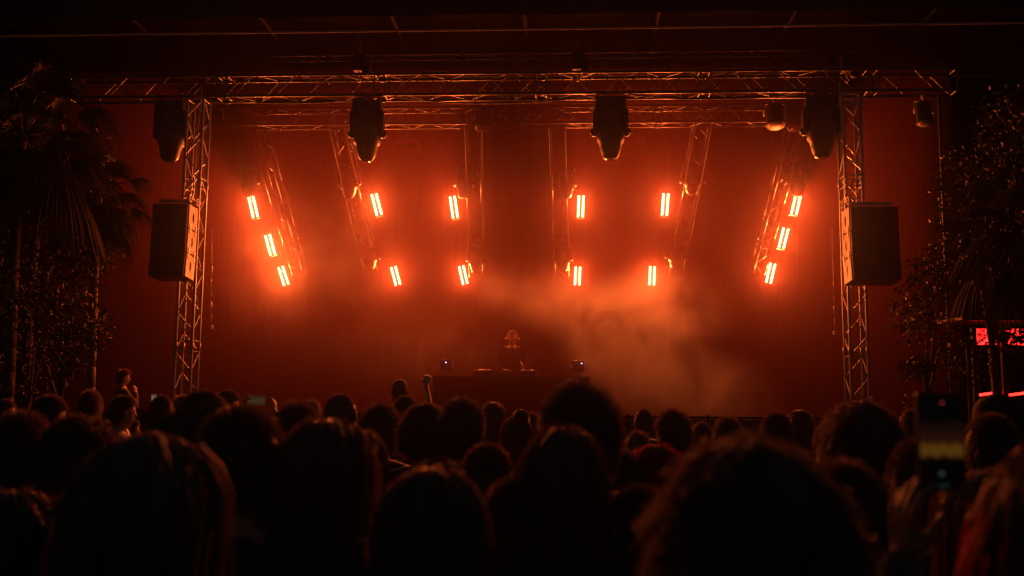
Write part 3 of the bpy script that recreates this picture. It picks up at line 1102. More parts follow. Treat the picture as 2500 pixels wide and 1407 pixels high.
def hair_long(N=1500, length=.36, off=.020, flare=.02, m='hair', wave=.006, K=12, part_x=0.0, tuck=.0):
    """hair running from the crown down over the head and falling on the back"""
    R_ = roots(N * 2)
    R_ = R_[(R_[:, 2] > -.2)][:N]
    N = len(R_)
    az = np.arctan2(R_[:, 0], -R_[:, 1])                 # 0 at the back
    az = np.clip(az, -2.15, 2.15)
    th0 = np.arccos(np.clip(R_[:, 2], -1, 1))
    o = off * (.45 + .55 * RS.rand(N) + .18 * np.abs(np.sin(az * 6.3 + .7)))
    o = o + (RS.rand(N) < .05) * RS.rand(N) * .018
    az = az + .010 * np.sin(az * 31 + RS.rand(N) * .8)
    Ls = length * (.8 + .3 * RS.rand(N))
    ph = RS.rand(N) * 6.28
    pts = []
    for t in np.linspace(0, 1, K):
        th = th0 + t * 3.4
        thc = np.minimum(th, 1.75)
        over = np.maximum(th - 1.75, 0) / 3.4 * (Ls + .1) * 2.1
        rx = (.076 + o) * np.sin(thc)
        ry = (.096 + o) * np.sin(thc)
        z = (.117 + o) * np.cos(thc) - over
        k = 1 + flare * over * 8
        x = rx * np.sin(az) * k * (1 - tuck * over * 3)
        y = -ry * np.cos(az) * (1 + .1 * over)
        wv = wave * (np.sin(ph + t * 13) * .6 + .4 * np.sin(az * 9 + t * 6))
        pts.append(np.stack([x + wv, y + wave * np.cos(ph + t * 11), z], -1))
    P = np.stack(pts, 1)
    cap = scalp_cap(off)
    # inner curtain so that the hair is opaque
    V, F = list(cap[0]), list(cap[1])
    o0 = len(V)
    n, q = 26, 6
    for i in range(n + 1):
        a = -2.0 + 4.0 * i / n
        for j in range(q + 1):
            over = j / q * length * 1.0
            k = (1 + flare * over * 8)
            V.append(((.076 + off * .7) * math.sin(a) * k * (1 - tuck * over * 3) * .985, -(.096 + off * .7) * math.cos(a) * (1 + .1 * over), .02 - over))
    for i in range(n):
        for j in range(q):
            b = o0 + i * (q + 1) + j
            F.append((b, b + q + 1, b + q + 2, b + 1))
    return strands(P, .0018, .0008, 'hair', M[m], (V, F))


def bun_mesh(m='hair', r=.045, c=(0, -.07, .12)):
    N = 400
    R_ = RS.randn(N, 3)
    R_ /= np.linalg.norm(R_, axis=1, keepdims=True)
    ax = np.array([0, -.3, 1.0])
    pts = []
    tang = np.cross(R_, ax)
    tang /= np.linalg.norm(tang, axis=1, keepdims=True) + 1e-6
    for t in np.linspace(-.5, .7, 5):
        p = R_ + tang * t
        p /= np.linalg.norm(p, axis=1, keepdims=True)
        pts.append(p * r * (1 + .25 * max(0, t) * RS.rand(N, 1)) + np.array(c))
    cv, cf = [], []
    n, k = 8, 12
    for i in range(n + 1):
        for j in range(k):
            th, ph = math.pi * i / n, 2 * math.pi * j / k
            cv.append((c[0] + r * .9 * math.sin(th) * math.cos(ph), c[1] + r * .9 * math.sin(th) * math.sin(ph), c[2] + r * .9 * math.cos(th)))
    for i in range(n):
        for j in range(k):
            cf.append((i * k + j, i * k + (j + 1) % k, (i + 1) * k + (j + 1) % k, (i + 1) * k + j))
    return strands(np.stack(pts, 1), .0026, .0012, 'bun', M[m], (cv, cf))


def cap_mesh(m='cap', back=False):
    mb = MB()
    prof = [(.088, -.035), (.090, .0), (.088, .05), (.078, .09), (.055, .118), (.02, .132), (.006, .136), (.003, .140)]
    mb.lathe(prof, 26, sy=1.2)
    s = -1 if back else 1
    V, F = [], []
    n = 12
    for k in range(n + 1):
        a = math.pi * (.12 + .76 * k / n)
        for r_, z in ((1.0, -.012), (1.72, -.035)):
            V.append((.088 * math.cos(a), s * .104 * math.sin(a) * r_, z))
        for r_, z in ((1.0, -.020), (1.72, -.043)):
            V.append((.088 * math.cos(a), s * .104 * math.sin(a) * r_, z))
    for k in range(n):
        a, b = k * 4, k * 4 + 4
        F += [(a, a + 1, b + 1, b), (a + 2, b + 2, b + 3, a + 3), (a + 1, a + 3, b + 3, b + 1)]
    mb.add(V, F)
    return mb.mesh('cap', M[m], True)


HAIR = {}


def hair(style):
    if style in HAIR:
        return HAIR[style]
    f = {
        'short': lambda: hair_short(4200, .026, .45, .010, jit=.16),
        'short2': lambda: hair_short(3600, .020, .5, .010, jit=.18),
        'shortb': lambda: hair_short(3600, .024, .5, .012, jit=.22, m='hair_brown'),
        'crop': lambda: hair_short(3000, .009, .7, .006, jit=.2),
        'quiff': lambda: hair_short(5000, .024, .9, .018, front=.9, jit=.18, top=1.0),
        'spiky': lambda: hair_short(3200, .030, .9, .012, front=.2, jit=.35, top=.45),
        'tousled': lambda: hair_short(4200, .042, .6, .020, front=.1, jit=.30),
        'tousledb': lambda: hair_short(4200, .042, .6, .020, front=.1, jit=.34, m='hair_brown'),
        'curly': lambda: hair_curly(3600, .052, .022),
        'curlyb': lambda: hair_curly(2600, .05, .02, 'hair_brown'),
        'afro': lambda: hair_curly(2600, .075, .035, 'hair', 9, .010),
        'fluffy': lambda: hair_curly(9000, .052, .034, 'hair', 8, .007),
        'long': lambda: hair_long(3200),
        'longw': lambda: hair_long(3200, .40, .026, .035, 'hair', .012),
        'longb': lambda: hair_long(3000, .36, .022, .02, 'hair_brown', .008),
        'longf': lambda: hair_long(2200, .30, .020, .02, 'hair_fair', .009),
        'longr': lambda: hair_long(2200, .30, .022, .02, 'hair_redlit', .010),
        'tied': lambda: hair_long(1800, .10, .014, -.03, 'hair', .002),
        'bob': lambda: hair_long(2400, .17, .026, .02, 'hair', .006),
        'shortf': lambda: hair_short(2600, .03, .5, .014, jit=.28, m='hair_fair'),
    }[style]
    HAIR[style] = f()
    return HAIR[style]


WID = {'short': .185, 'short2': .185, 'shortb': .185, 'crop': .168, 'quiff': .20, 'spiky': .20, 'tousled': .215, 'tousledb': .215, 'curly': .26, 'curlyb': .25, 'afro': .30, 'fluffy': .28, 'long': .205,
       'longw': .225, 'longb': .21, 'longf': .205, 'longr': .21, 'tied': .185, 'bob': .215, 'shortf': .19, 'cap': .18, 'capb': .18, 'bald': .16, 'bun': .185}
TOPX = {'short': .02, 'short2': .018, 'shortb': .02, 'crop': .008, 'quiff': .05, 'spiky': .04, 'tousled': .035, 'tousledb': .035, 'curly': .06, 'curlyb': .055, 'afro': .085, 'fluffy': .072, 'long': .022,
        'longw': .03, 'longb': .025, 'longf': .02, 'longr': .022, 'tied': .015, 'bob': .027, 'shortf': .025, 'cap': .02, 'capb': .02, 'bald': .0, 'bun': .02}
GP = 'people standing in the crowd'


def person(px, ytop, style, label, wpx=None, d=None, rz=0.0, pose='down', col='shirt_black', skin='skin', sleeve=1.0, hood=False, wk=1.0, zbase=0.0, group=GP, headphones=False, legs=True):
    """stands where the photo puts the top of the head at (px, ytop)"""
    if d is None:
        d = WID[style] * wk * FPX / wpx
    T = U(px, ytop, d)
    s = (T.z - zbase) / (1.752 + TOPX[style])
    if abs(rz) < .16 and group == GP and pose == 'down':
        rz += random.uniform(-.45, .45)
    o = thing('person', label, 'person', (T.x, d, zbase), rz, group)
    o.scale = (s * wk, s * wk, s)
    if skin != 'skin' and pose + '_dark' not in BODY:
        q = BODY[pose].copy()
        q.materials.clear()
        q.materials.append(M['skin_dark'])
        BODY[pose + '_dark'] = q
    b = part('body', BODY[pose if skin == 'skin' else pose + '_dark'], o)
    part('eyes', EYES, b, (0, 0, HC + .003))
    part('shirt', shirt(pose, col, sleeve, hood), o)
    if legs:
        part('trousers', TROU, o)
        part('shoes', SHOE, o)
    if style in ('cap', 'capb'):
        part('hair', hair('crop'), o, (0, 0, HC))
        k = 'cap' + style
        if k not in HAIR:
            HAIR[k] = cap_mesh('cap', style == 'capb')
        part('cap', HAIR[k], o, (0, 0, HC + .02), (math.radians(-6), 0, 0))
    elif style == 'bun':
        h = part('hair', hair('tied'), o, (0, 0, HC))
        if 'bunm' not in HAIR:
            HAIR['bunm'] = bun_mesh()
        part('bun', HAIR['bunm'], h)
    elif style != 'bald':
        part('hair', hair(style), o, (0, 0, HC), (0, 0, random.uniform(-.2, .2)))
    if headphones:
        hp = MB().path([(.088 * math.cos(a), 0, .135 * math.sin(a)) for a in np.linspace(0, math.pi, 13)], .009, 8)
        for sx in (-1, 1):
            hp.capsule((sx * .088, 0, -.018), (sx * .098, 0, -.018), .036, .030, 14, 4)
        part('headphones', hp.mesh('headphones', M['plate'], True), o, (0, 0, HC))
    return o


P_ = person
# nearest, blurred
P_(362, 1056, 'longb', 'person with large smooth shoulder-length hair, biggest head of the palm-side near crowd', 350, rz=-.1, wk=1.05)
P_(1830, 1030, 'fluffy', 'very near person with big fluffy blurred hair towering over the shrub side of the crowd', 500, rz=.1)
P_(1052, 1137, 'longw', 'near person with smooth wavy hair in front of the tall dark heads at centre', 290, rz=.05)
P_(1270, 1166, 'short', 'near person with small round rim-lit head just below the hair of the arched-hair person', 195, rz=0)
P_(1374, 1042, 'long', 'person with straight long hair standing before the tall man with quiff', 212, rz=.05, wk=1.0)
P_(800, 1022, 'long', 'person with broad long dark hair before the short-haired man and his wavy neighbour', 222, rz=-.1, wk=1.08)
P_(590, 996, 'short', 'person with large round smooth head below the landscape phone', 215, rz=.2, wk=1.15)
P_(190, 1003, 'curly', 'person with curly tousled hair and glowing tips behind the smooth near head', 190, rz=.3, wk=1.0)
P_(55, 1010, 'tousled', 'person with dark rounded hair beside the curly-haired one at the frame edge', 185, d=3.2, rz=0)
P_(25, 1196, 'bob', 'near person with round rim-lit bob in the bottom corner below the palms', 235, rz=-.1)
P_(1418, 926, 'quiff', 'tall man with a raised quiff rising above everyone near the performer table', 182, rz=.15, hood=True, wk=1.05)
P_(2103, 968, 'curly', 'person with bushy curly hair before the shrub-side tower', 192, rz=-.05)
P_(2600, 1080, 'long', 'person at the frame edge raising the big upright phone', d=1.31, rz=.06, pose='phone_high', skin='dark', wk=.98)
P_(2535, 1200, 'longr', 'near person with long hair tinted as red light and red top at the bottom corner', 360, rz=-.1, col='shirt_red', wk=1.0)
P_(2418, 1012, 'short2', 'person with wide dark head just behind the big upright phone', 128, rz=-.2, wk=1.1)
# middle
P_(499, 954, 'crop', 'person with smooth close-cropped head before the palm-side tower', 118, rz=-.3, wk=1.1)
P_(556, 953, 'short2', 'man with rim-lit cheek beside the landscape phone', 58, rz=-.9)
P_(727, 987, 'tousled', 'person with wide wavy dark hair next to the landscape phone', 122, rz=.1)
P_(832, 963, 'crop', 'man with short hair and visible ear between the wavy heads', 80, rz=.5, wk=1.05)
P_(762, 976, 'shortf', 'fair-haired person far off between the wavy-haired person and the short-haired man', 46, rz=0)
P_(930, 989, 'tousledb', 'person with low tousled brown hair beside the short-haired man', 102, rz=-.2)
P_(1040, 976, 'curly', 'person with curly hair directly below the raised fist', 134, rz=.1)
P_(1128, 968, 'quiff', 'person with tall swept hair below the performer table edge', 108, rz=-.1, hood=True)
P_(1204, 981, 'long', 'slim person with straight dark hair hanging below the performer', 60, rz=-.25)
P_(1262, 1012, 'bun', 'woman with hair tied in a loose bun below the performer', 78, rz=.4)
P_(1296, 1010, 'tousledb', 'person with messy brown hair touching the tall man with quiff', 66, rz=.1)
P_(1526, 1020, 'short2', 'far person with small head partly behind the tall man with quiff', 30, rz=-1.3)
P_(1572, 999, 'crop', 'far man with square short-cropped head under the smoke', 50, rz=0, wk=1.05)
P_(1643, 998, 'spiky', 'man with spiky upright hair under the smoke', 86, rz=.1)
P_(1556, 1052, 'shortf', 'short person with fair hair below the square cropped head', 66, rz=-.3)
P_(1600, 1086, 'longr', 'person with hair tinted as red light in front of the spiky-haired man', 150, rz=.1)
P_(1712, 1031, 'short2', 'person with low dark head beside the spiky-haired man', 56, rz=.3)
P_(1895, 1008, 'short', 'person with dark head just above the fluffy blurred hair', 78, rz=0)
P_(1952, 1001, 'bob', 'person with rounded bob beside the bushy curly-haired person', 66, rz=0)
P_(2012, 1040, 'shortb', 'low brown-haired person between the bob and the bushy curls', 60, rz=0)
P_(396, 966, 'short2', 'man with short hair beside the tiny lit phone', 62, rz=.4)
P_(448, 964, 'shortf', 'fair-haired person far off before the foot of the palm-side tower', 44, rz=0)
P_(303, 966, 'shortb', 'bearded-looking man in profile facing the stage beside the palm trunk', 58, rz=-1.2)
P_(221, 955, 'tousledb', 'person with messy hair below the foot of the palm trunk', 58, rz=.5)
P_(124, 966, 'short', 'person with low wide dark hair beside the thin trunk', 76, rz=-.6)
P_(14, 976, 'short2', 'person in profile at the frame edge below the palms', 48, rz=-1.2)
P_(52, 973, 'shortf', 'small lit face beside the profile at the frame edge', 26, rz=-2.0)
P_(286, 1012, 'longf', 'fair-haired girl lower down below the man in profile', 62, rz=-.5)
P_(322, 1022, 'short2', 'low dark head between the fair-haired girl and the cap wearer', 44, rz=-.8)
P_(422, 1024, 'cap', 'person in a dark peaked cap below the smooth cropped head', 118, rz=-1.2)
P_(2228, 998, 'shortb', 'person half hidden behind the big upright phone', 60, rz=-.5)
P_(2440, 972, 'cap', 'person in a peaked cap before the red-lit bar', 96, rz=.8)
P_(1776, 1020, 'tousledb', 'person with low tousled brown hair behind the fluffy blurred hair', 74, rz=0)
P_(976, 930, 'cap', 'person in a cap raising one fist in front of the stage', 40, d=11.6, pose='fist', rz=-.1, sleeve=.5)
P_(990, 966, 'short2', 'person with dark head hiding the elbow of the raised fist', 60, rz=0)
P_(2150, 1045, 'shortb', 'brown-haired person low behind the bushy curls', 70, rz=0)
P_(660, 1035, 'short', 'person with dark head low behind the landscape phone arms', 80, rz=0)
P_(880, 1050, 'bob', 'person with dark bob low between the broad long hair and tousled brown hair', 110, rz=0, d=3.6)
P_(1190, 1085, 'short', 'low dark head between the near wavy hair and the long-haired person', 120, rz=0, d=3.3)
P_(1500, 1095, 'bob', 'low dark head behind the straight long hair', 120, rz=0, d=3.1)
P_(2250, 1075, 'short', 'low dark head under the big upright phone', 130, rz=0, d=2.6)
P_(2400, 1150, 'bob', 'dark-haired person low behind the person holding the big phone', 190, rz=0, d=2.2)
P_(690, 1160, 'tousled', 'near dark head low between the round smooth head and broad long hair', 200, rz=0, d=2.35)
P_(1560, 1190, 'short', 'near dark head low beside the fluffy blurred hair', 180, rz=0, d=2.3)
P_(2050, 1130, 'short', 'near dark head low below the bushy curls', 190, rz=0, d=1.95)
P_(210, 1190, 'short', 'near dark head low between the corner bob and biggest smooth head', 180, rz=0, d=2.1)

# performer
dj = P_(1251, 808, 'crop', 'performer in black with headphones bent over the table on stage', d=16.95, pose='desk', zbase=1.095, rz=math.pi, headphones=True, group=None, col='shirt_plain')
# steward at the side
pl = thing('riser', 'low dark platform beside the stage on the palm side', 'platform', (U(303, 900, 14.0).x, 14.0, 0))
part('deck_board', bevel(MB().box((0, 0, .45), (1.2, 1.2, .06)).mesh('deck_board', M['deck']), .006, 1), pl)
for sx in (-.5, .5):
    for sy in (-.5, .5):
        bar('leg', (sx, sy, 0), (sx, sy, .42), .025, pl, 'steel')
P_(303, 900, 'spiky', 'person standing alone at the stage side holding a hand to the chin', d=14.0, pose='chin', zbase=.482, rz=-1.0, group=None)


# ---------------------------------------------------------------- phones
def screen_mat(name, stops, k):
    m = bpy.data.materials.new(name)
    m.use_nodes = True
    nt = m.node_tree
    p = nt.nodes['Principled BSDF']
    p.inputs['Base Color'].default_value = (.01, .01, .01, 1)
    p.inputs['Roughness'].default_value = .15
    tc = nt.nodes.new('ShaderNodeTexCoord')
    sp = nt.nodes.new('ShaderNodeSeparateXYZ')
    nt.links.new(tc.outputs['Generated'], sp.inputs[0])
    n = nt.nodes.new('ShaderNodeTexNoise')
    n.inputs['Scale'].default_value = 5
    nt.links.new(tc.outputs['Generated'], n.inputs['Vector'])
    ad = nt.nodes.new('ShaderNodeMath')
    ad.operation = 'MULTIPLY_ADD'
    ad.inputs[1].default_value = .10
    nt.links.new(n.outputs['Fac'], ad.inputs[0])
    nt.links.new(sp.outputs['Z'], ad.inputs[2])
    sb = nt.nodes.new('ShaderNodeMath')
    sb.operation = 'SUBTRACT'
    sb.inputs[1].default_value = .05
    nt.links.new(ad.outputs[0], sb.inputs[0])
    cr = nt.nodes.new('ShaderNodeValToRGB')
    el = cr.color_ramp.elements
    el[0].position, el[0].color = stops[0][0], (*stops[0][1], 1)
    el[1].position, el[1].color = stops[-1][0], (*stops[-1][1], 1)
    for q, c in stops[1:-1]:
        e = el.new(q)
        e.color = (*c, 1)
    nt.links.new(sb.outputs[0], cr.inputs[0])
    nt.links.new(cr.outputs[0], p.inputs['Emission Color'])
    p.inputs['Emission Strength'].default_value = k
    return m


def phone(px, py, d, w, h, label, stops, k, icons=False, rz=0.0, rot=0.0):
    C = U(px, py, d)
    o = thing('smartphone', label, 'phone', C, rz=rz, group='phones filming the stage')
    part('case', bevel(MB().box((0, 0, 0), (w, .009, h)).mesh('case', M['black_plastic']), .003, 2), o)
    sm = MB().add([(-w * .46, -.0052, -h * .475), (w * .46, -.0052, -h * .475), (w * .46, -.0052, h * .475), (-w * .46, -.0052, h * .475)], [(0, 1, 2, 3)])
    part('screen', sm.mesh('screen', screen_mat('phone_screen', stops, k)), o)
    if icons:
        sh = MB().lathe([(.0045, 0), (.0045, -.0006)], 14, axis='Y')
        part('shutter_button', sh.mesh('shutter_button', emit('dim_icon', (.6, .8, .9), .035)), o, (-.002, -.0056, -h * .33))
        part('mode_strip', MB().box((0, 0, 0), (.026, .0006, .004)).mesh('mode_strip', emit('dim_teal', (.1, .6, .6), .03)), o, (-.004, -.0056, -h * .45))
        part('record_dot', MB().lathe([(.0016, 0), (.0016, -.0006)], 12, axis='Y').mesh('record_dot', M['red_led']), o, (.003, -.0056, h * .40))
    return o


Z = (.0006, .0006, .0006)
phone(2296, 1078, 1.66, .078, .163, 'big upright phone at the shrub side with a dim yellow picture on its screen', [(0.0, Z), (.31, Z), (.36, (.17, .070, .008)), (.44, (.20, .085, .008)), (.50, (.055, .014, .004)), (.66, (.02, .006, .004)), (.75, Z), (1.0, Z)], .36, True, rot=0)
ph = phone(626, 979, 7.2, .155, .086, 'phone held sideways in two hands with brownish stage picture', [(0, (.03, .015, .006)), (.4, (.10, .05, .02)), (.7, (.08, .045, .02)), (1, (.035, .02, .01))], .45)
phone(376, 972, 8.6, .05, .075, 'tiny upright phone with pale screen beside the short-haired man', [(0, (.1, .06, .03)), (.5, (.3, .2, .11)), (1, (.05, .05, .04))], .6)
# the person whose hands hold the landscape phone
T = U(626, 1030, 6.86)
P_(632, 1040, 'short', 'person hidden low in the crowd holding the sideways phone overhead', d=6.86, pose='phone_wide', rz=.33)

# ---------------------------------------------------------------- vegetation and the bar
def leaf_cloud(N, blobs, size, m, droop=.3, name='crown'):
    """single folded leaves spread through several uneven clumps"""
    C = []
    for (c, r, n) in blobs:
        P = RS.randn(n, 3)
        P /= np.linalg.norm(P, axis=1, keepdims=True)
        P *= (RS.rand(n, 1) ** .45) * np.array(r)
        C.append(P + np.array(c))
    C = np.concatenate(C)
    n = len(C)
    d = RS.randn(n, 3) * .8 + np.array([0, 0, -droop])
    d /= np.linalg.norm(d, axis=1, keepdims=True)
    s = np.cross(d, RS.randn(n, 3))
    s /= np.linalg.norm(s, axis=1, keepdims=True)
    u = np.cross(s, d)
    L = size * (.6 + .8 * RS.rand(n, 1))
    w = L * .24
    V = np.stack([C, C + d * L * .5 + s * w + u * w * .3, C + d * L, C + d * L * .5 - s * w + u * w * .3, C + d * L * .5], 1).reshape(-1, 3)
    b = np.arange(n)[:, None] * 5
    F = np.concatenate([b + np.array([[0, 1, 4]]), b + np.array([[1, 2, 4]]), b + np.array([[2, 3, 4]]), b + np.array([[3, 0, 4]])])
    return mesh_np(name, V, F, M[m], False)


def shrub_tree(x, y, label, blobs, size=.07, trunk=(.05, 1.2), name='leafy_tree', cat='tree', group=None):
    o = thing(name, label, cat, (x, y, 0), group=group)
    mb = MB()
    h = trunk[1]
    pts = [(0, 0, 0), (.04, .02, h * .35), (-.02, .03, h * .7), (.03, 0, h)]
    mb.path(pts, [trunk[0], trunk[0] * .85, trunk[0] * .7, trunk[0] * .6], 8)
    for (c, r, n) in blobs:
        mid = Vector(pts[-1]).lerp(Vector(c), .5) + Vector((random.uniform(-.1, .1), 0, .1))
        mb.path([pts[2], tuple(mid), tuple(c)], [trunk[0] * .5, trunk[0] * .35, .006], 6)
        for q in range(5):
            e = Vector(c) + Vector((random.uniform(-1, 1) * r[0], random.uniform(-1, 1) * r[1], random.uniform(-1, 1) * r[2])) * .8
            mb.path([tuple(c), tuple(e)], [.008, .003], 5)
    part('trunk', mb.mesh('trunk', M['bark'], True), o)
    c = part('crown', leaf_cloud(0, blobs, size, 'leaf'), o)
    c['kind'] = 'stuff'
    return o


def fan_leaf(mb, base, direction, R, nseg=26, droop=.4, spread=2.4):
    """one palmate fan leaf: separate tapering blades radiating from the hastula, tips hanging"""
    base, dr = Vector(base), Vector(direction).normalized()
    side = dr.cross(Vector((0, 0, 1)))
    side = side.normalized() if side.length > .05 else Vector((1, 0, 0))
    up = side.cross(dr)
    for k in range(nseg):
        a = -spread / 2 + spread * k / (nseg - 1)
        v = dr * math.cos(a) + side * math.sin(a) + up * .12 * math.cos(a * 2)
        L = R * (.72 + .28 * math.cos(a)) * random.uniform(.9, 1.08)
        n_ = v.cross(up).normalized()
        P = []
        for t, wd in ((.05, .006), (.45, .016), (.75, .011), (1.0, .001)):
            dz = -droop * L * max(0, t - .35) ** 1.6 * 1.7
            P.append((base + v * L * t * (1 - .12 * t) + Vector((0, 0, dz)), wd * R / .6))
        V = []
        for p, w_ in P:
            V += [p - n_ * w_ + up * w_ * .5, p, p + n_ * w_ + up * w_ * .5]
        F = []
        for q in range(3):
            F += [(q * 3, q * 3 + 1, q * 3 + 4, q * 3 + 3), (q * 3 + 1, q * 3 + 2, q * 3 + 5, q * 3 + 4)]
        mb.add(V, F)


def fan_palm(x, y, h, label, R=.75, n=26, rt=.05, seed=1, low=-1.1, tm='wood'):
    random.seed(seed)
    o = thing('fan_palm', label, 'palm', (x, y, 0), group='fan palms beside the stage')
    tr = MB()
    pts, rr = [], []
    for k in range(18):
        z = h * k / 17
        pts.append((.03 * math.sin(z * 1.1), 0, z))
        rr.append(rt * (1.15 - .25 * k / 17) * (1 + .06 * (k % 2)))
    tr.path(pts, rr, 12)
    part('trunk', tr.mesh('trunk', M[tm], True), o)
    top = Vector(pts[-1])
    for k in range(n):
        az = k * 2.39996
        el = math.radians(75) - (math.radians(75) - low) * (k / (n - 1))
        dv = Vector((math.cos(az) * math.cos(el), math.sin(az) * math.cos(el), math.sin(el)))
        pl_ = R * random.uniform(.5, .75)
        e = top + dv * pl_ + Vector((0, 0, -.05))
        mb = MB().path([top, top.lerp(e, .5) + Vector((0, 0, .04)), e], [.013, .010, .007], 6)
        fan_leaf(mb, e, (dv + Vector((0, 0, -.25))), R * random.uniform(.75, 1.0), droop=.35 + .4 * random.random())
        part('frond', mb.mesh('frond', M['palm'], True), o)
    return o


pA = U(228, 760, 12.5)
fan_palm(pA.x, 12.5, U(245, 470, 12.5).z, 'fan palm with slim pale trunk lit orange beside the stage', .62, 26, .052, 3)
pB = U(40, 600, 11.0)
fan_palm(pB.x, 11.0, U(60, 330, 11.0).z, 'dark fan palm at the frame edge with a few glowing leaf tips', .95, 26, .06, 5, tm='bark')
pC = U(2520, 600, 12.0)
fan_palm(pC.x, 12.0, U(2520, 560, 12).z, 'dark fan palm at the shrub-side frame edge', .9, 22, .08, 8, tm='bark')

Lx = lambda px, d: U(px, 900, d).x
shrub_tree(Lx(150, 12.0), 12.0, 'leafy dark tree filling the space below the palms', [((-.3, 0, 3.1), (.75, .5, .8), 1500), ((.25, 0, 2.6), (.4, .4, .5), 700), ((-.55, .1, 2.2), (.6, .5, .5), 800), ((.1, 0, 3.6), (.5, .4, .4), 500), ((.15, -.1, 2.15), (.25, .3, .25), 160)], .075, (.05, 2.3), group='leafy trees beside the stage')
shrub_tree(Lx(76, 10.5), 10.5, 'thin pale-trunked young tree among the crowd at the palm side', [((.25, 0, 2.3), (.22, .2, .32), 110), ((-.2, 0, 2.9), (.3, .3, .5), 420)], .06, (.018, 2.4), group='leafy trees beside the stage')
shrub_tree(Lx(2260, 13.0), 13.0, 'leafy shrub with sparkling lit leaves between the tower and the bar', [((-.15, -.1, 2.25), (.22, .25, .18), 260), ((0, 0, 3.0), (.45, .4, .6), 650), ((.2, 0, 3.6), (.5, .4, .35), 350), ((.55, .1, 2.4), (.45, .3, .4), 420), ((0, 0, 1.6), (.4, .3, .4), 300)], .075, (.04, 2.4), group='leafy trees beside the stage')
shrub_tree(Lx(2430, 13.2), 13.2, 'dark dense tree spreading over the red-lit bar', [((0, 0, 4.6), (.9, .6, .9), 1700), ((-.2, 0, 3.7), (.7, .5, .5), 900), ((.5, 0, 5.6), (.7, .6, .7), 900)], .085, (.07, 3.6), group='leafy trees beside the stage')
shrub_tree(Lx(60, 14.5), 14.5, 'big dark tree crown rising behind the palms', [((0, 0, 5.4), (1.3, .8, 1.0), 1800), ((.9, 0, 4.4), (.7, .6, .8), 800), ((-.8, 0, 3.9), (.9, .7, .9), 900)], .10, (.12, 4.2), group='leafy trees beside the stage')

# dark slope and far leaf mass, both added to hide the sky
V, F = [], []
for j in range(9):
    for i in range(61):
        x = -120 + i * 4
        V.append((x, 45 + j * 4, (j / 8) ** .7 * (38 + 4 * math.sin(x * .05) + 1.5 * math.sin(x * .31 + j))))
for j in range(8):
    for i in range(60):
        a = j * 61 + i
        F.append((a, a + 1, a + 62, a + 61))
part('sky_hiding_hill', mesh_np('sky_hiding_hill', V, F, mat('sky_hiding_slope', (.012, .014, .010), .95, bump=.8, bscale=2, var=.4, vscale=.5, spec=0.0)))['kind'] = 'structure'
ft = []
for sx in (-1, 1):
    for k in range(9):
        ft.append(((sx * (10.5 + k * 1.7), random.uniform(22, 26), random.uniform(2.5, 7.5)), (1.8, 1.2, 2.6), 420))
        ft.append(((sx * (10.5 + k * 1.7), random.uniform(22, 26), 1.6), (1.6, 1.0, 1.8), 260))
tl = part('sky_hiding_treeline', leaf_cloud(0, ft, .34, 'leaf', name='sky_hiding_treeline'))  # leaf mass added so that no sky shows beside the stage
tag(tl, 'dark tree mass added to hide the sky behind both ends of the stage', 'trees', kind='stuff')

# the bar
bx = U(2450, 880, 14.2)
kb = thing('bar_kiosk', 'bar kiosk with dark frame and red glowing panels behind leaves', 'bar', (bx.x, 14.4, 0))
zA, zB = U(2450, 845, 14.2).z, U(2450, 795, 14.2).z
x0 = U(2388, 880, 14.2).x - bx.x
for k in range(4):
    xx = x0 + k * .42
    part('post', bevel(MB().box((0, 0, 1.45), (.07, .07, 2.9)).mesh('post', M['black_metal']), .006, 1), kb, (xx, -.08, 0))
    if k < 3:
        part('glowing_panel', MB().box((0, 0, 0), (.33, .02, (zB - zA) * .8)).mesh('glowing_panel', M['red_panel']), kb, (xx + .21, .05, (zA + zB) / 2))
        zc = U(2450, 962, 14.2).z
        part('tube_light', MB().tube((-.14, 0, -.02), (.14, 0, .02), .018, n=8).mesh('tube_light', M['red_tube']), kb, (xx + .21, .02, zc))
part('roof_board', bevel(MB().box((0, 0, 0), (1.7, .9, .06)).mesh('roof_board', M['black_metal']), .01, 1), kb, (x0 + .63, .2, zB + .10))
part('counter', bevel(MB().box((0, 0, 0), (1.7, .6, .08)).mesh('counter', M['deck']), .01, 1), kb, (x0 + .63, .1, 1.1))
part('shelf', bevel(MB().box((0, 0, 0), (1.5, .12, .04)).mesh('shelf', M['black_metal']), .006, 1), kb, (x0 + .63, -.12, zA - .06))
shrub_tree(bx.x + .15, 13.9, 'climbing plant in front of the red glowing panels', [((.0, 0, zA + .12), (.6, .08, .22), 620), ((.3, 0, 2.3), (.3, .1, .4), 90)], .085, (.012, 2.3), name='climbing_plant', cat='plant')
o = thing('metal_post', 'short metal post between the big phone and the red-lit bar', 'post', (U(2367, 950, 12.5).x, 12.5, 0))
bar('tube', (0, 0, 0), (0, 0, U(2367, 850, 12.5).z), .025, o, 'cable', 10)
bar('foot', (0, 0, 0), (0, 0, .02), .12, o, 'steel', 12)

# crowd barrier in front of the stage
bz_ = U(1250, 1009, 12.6).z
fb = thing('crowd_barrier', 'low metal crowd barrier along the stage front', 'barrier', (0, 12.6, 0))
bar('top_rail', (-6.8, 0, bz_ - .03), (6.8, 0, bz_ - .03), .014, fb, 'velvet', 8)
bar('bottom_rail', (-6.8, 0, .1), (6.8, 0, .1), .022, fb, 'velvet', 8)
for k in range(14):
    bar('upright', (-6.8 + k * 1.046, 0, .02), (-6.8 + k * 1.046, 0, bz_), .02, fb, 'velvet', 8)
    if k < 13:
        part('barrier_sheet', MB().box((0, 0, 0), (1.0, .006, bz_ - .16)).mesh('barrier_sheet', M['black_metal']), fb, (-6.277 + k * 1.046, .0, bz_ / 2 + .03))


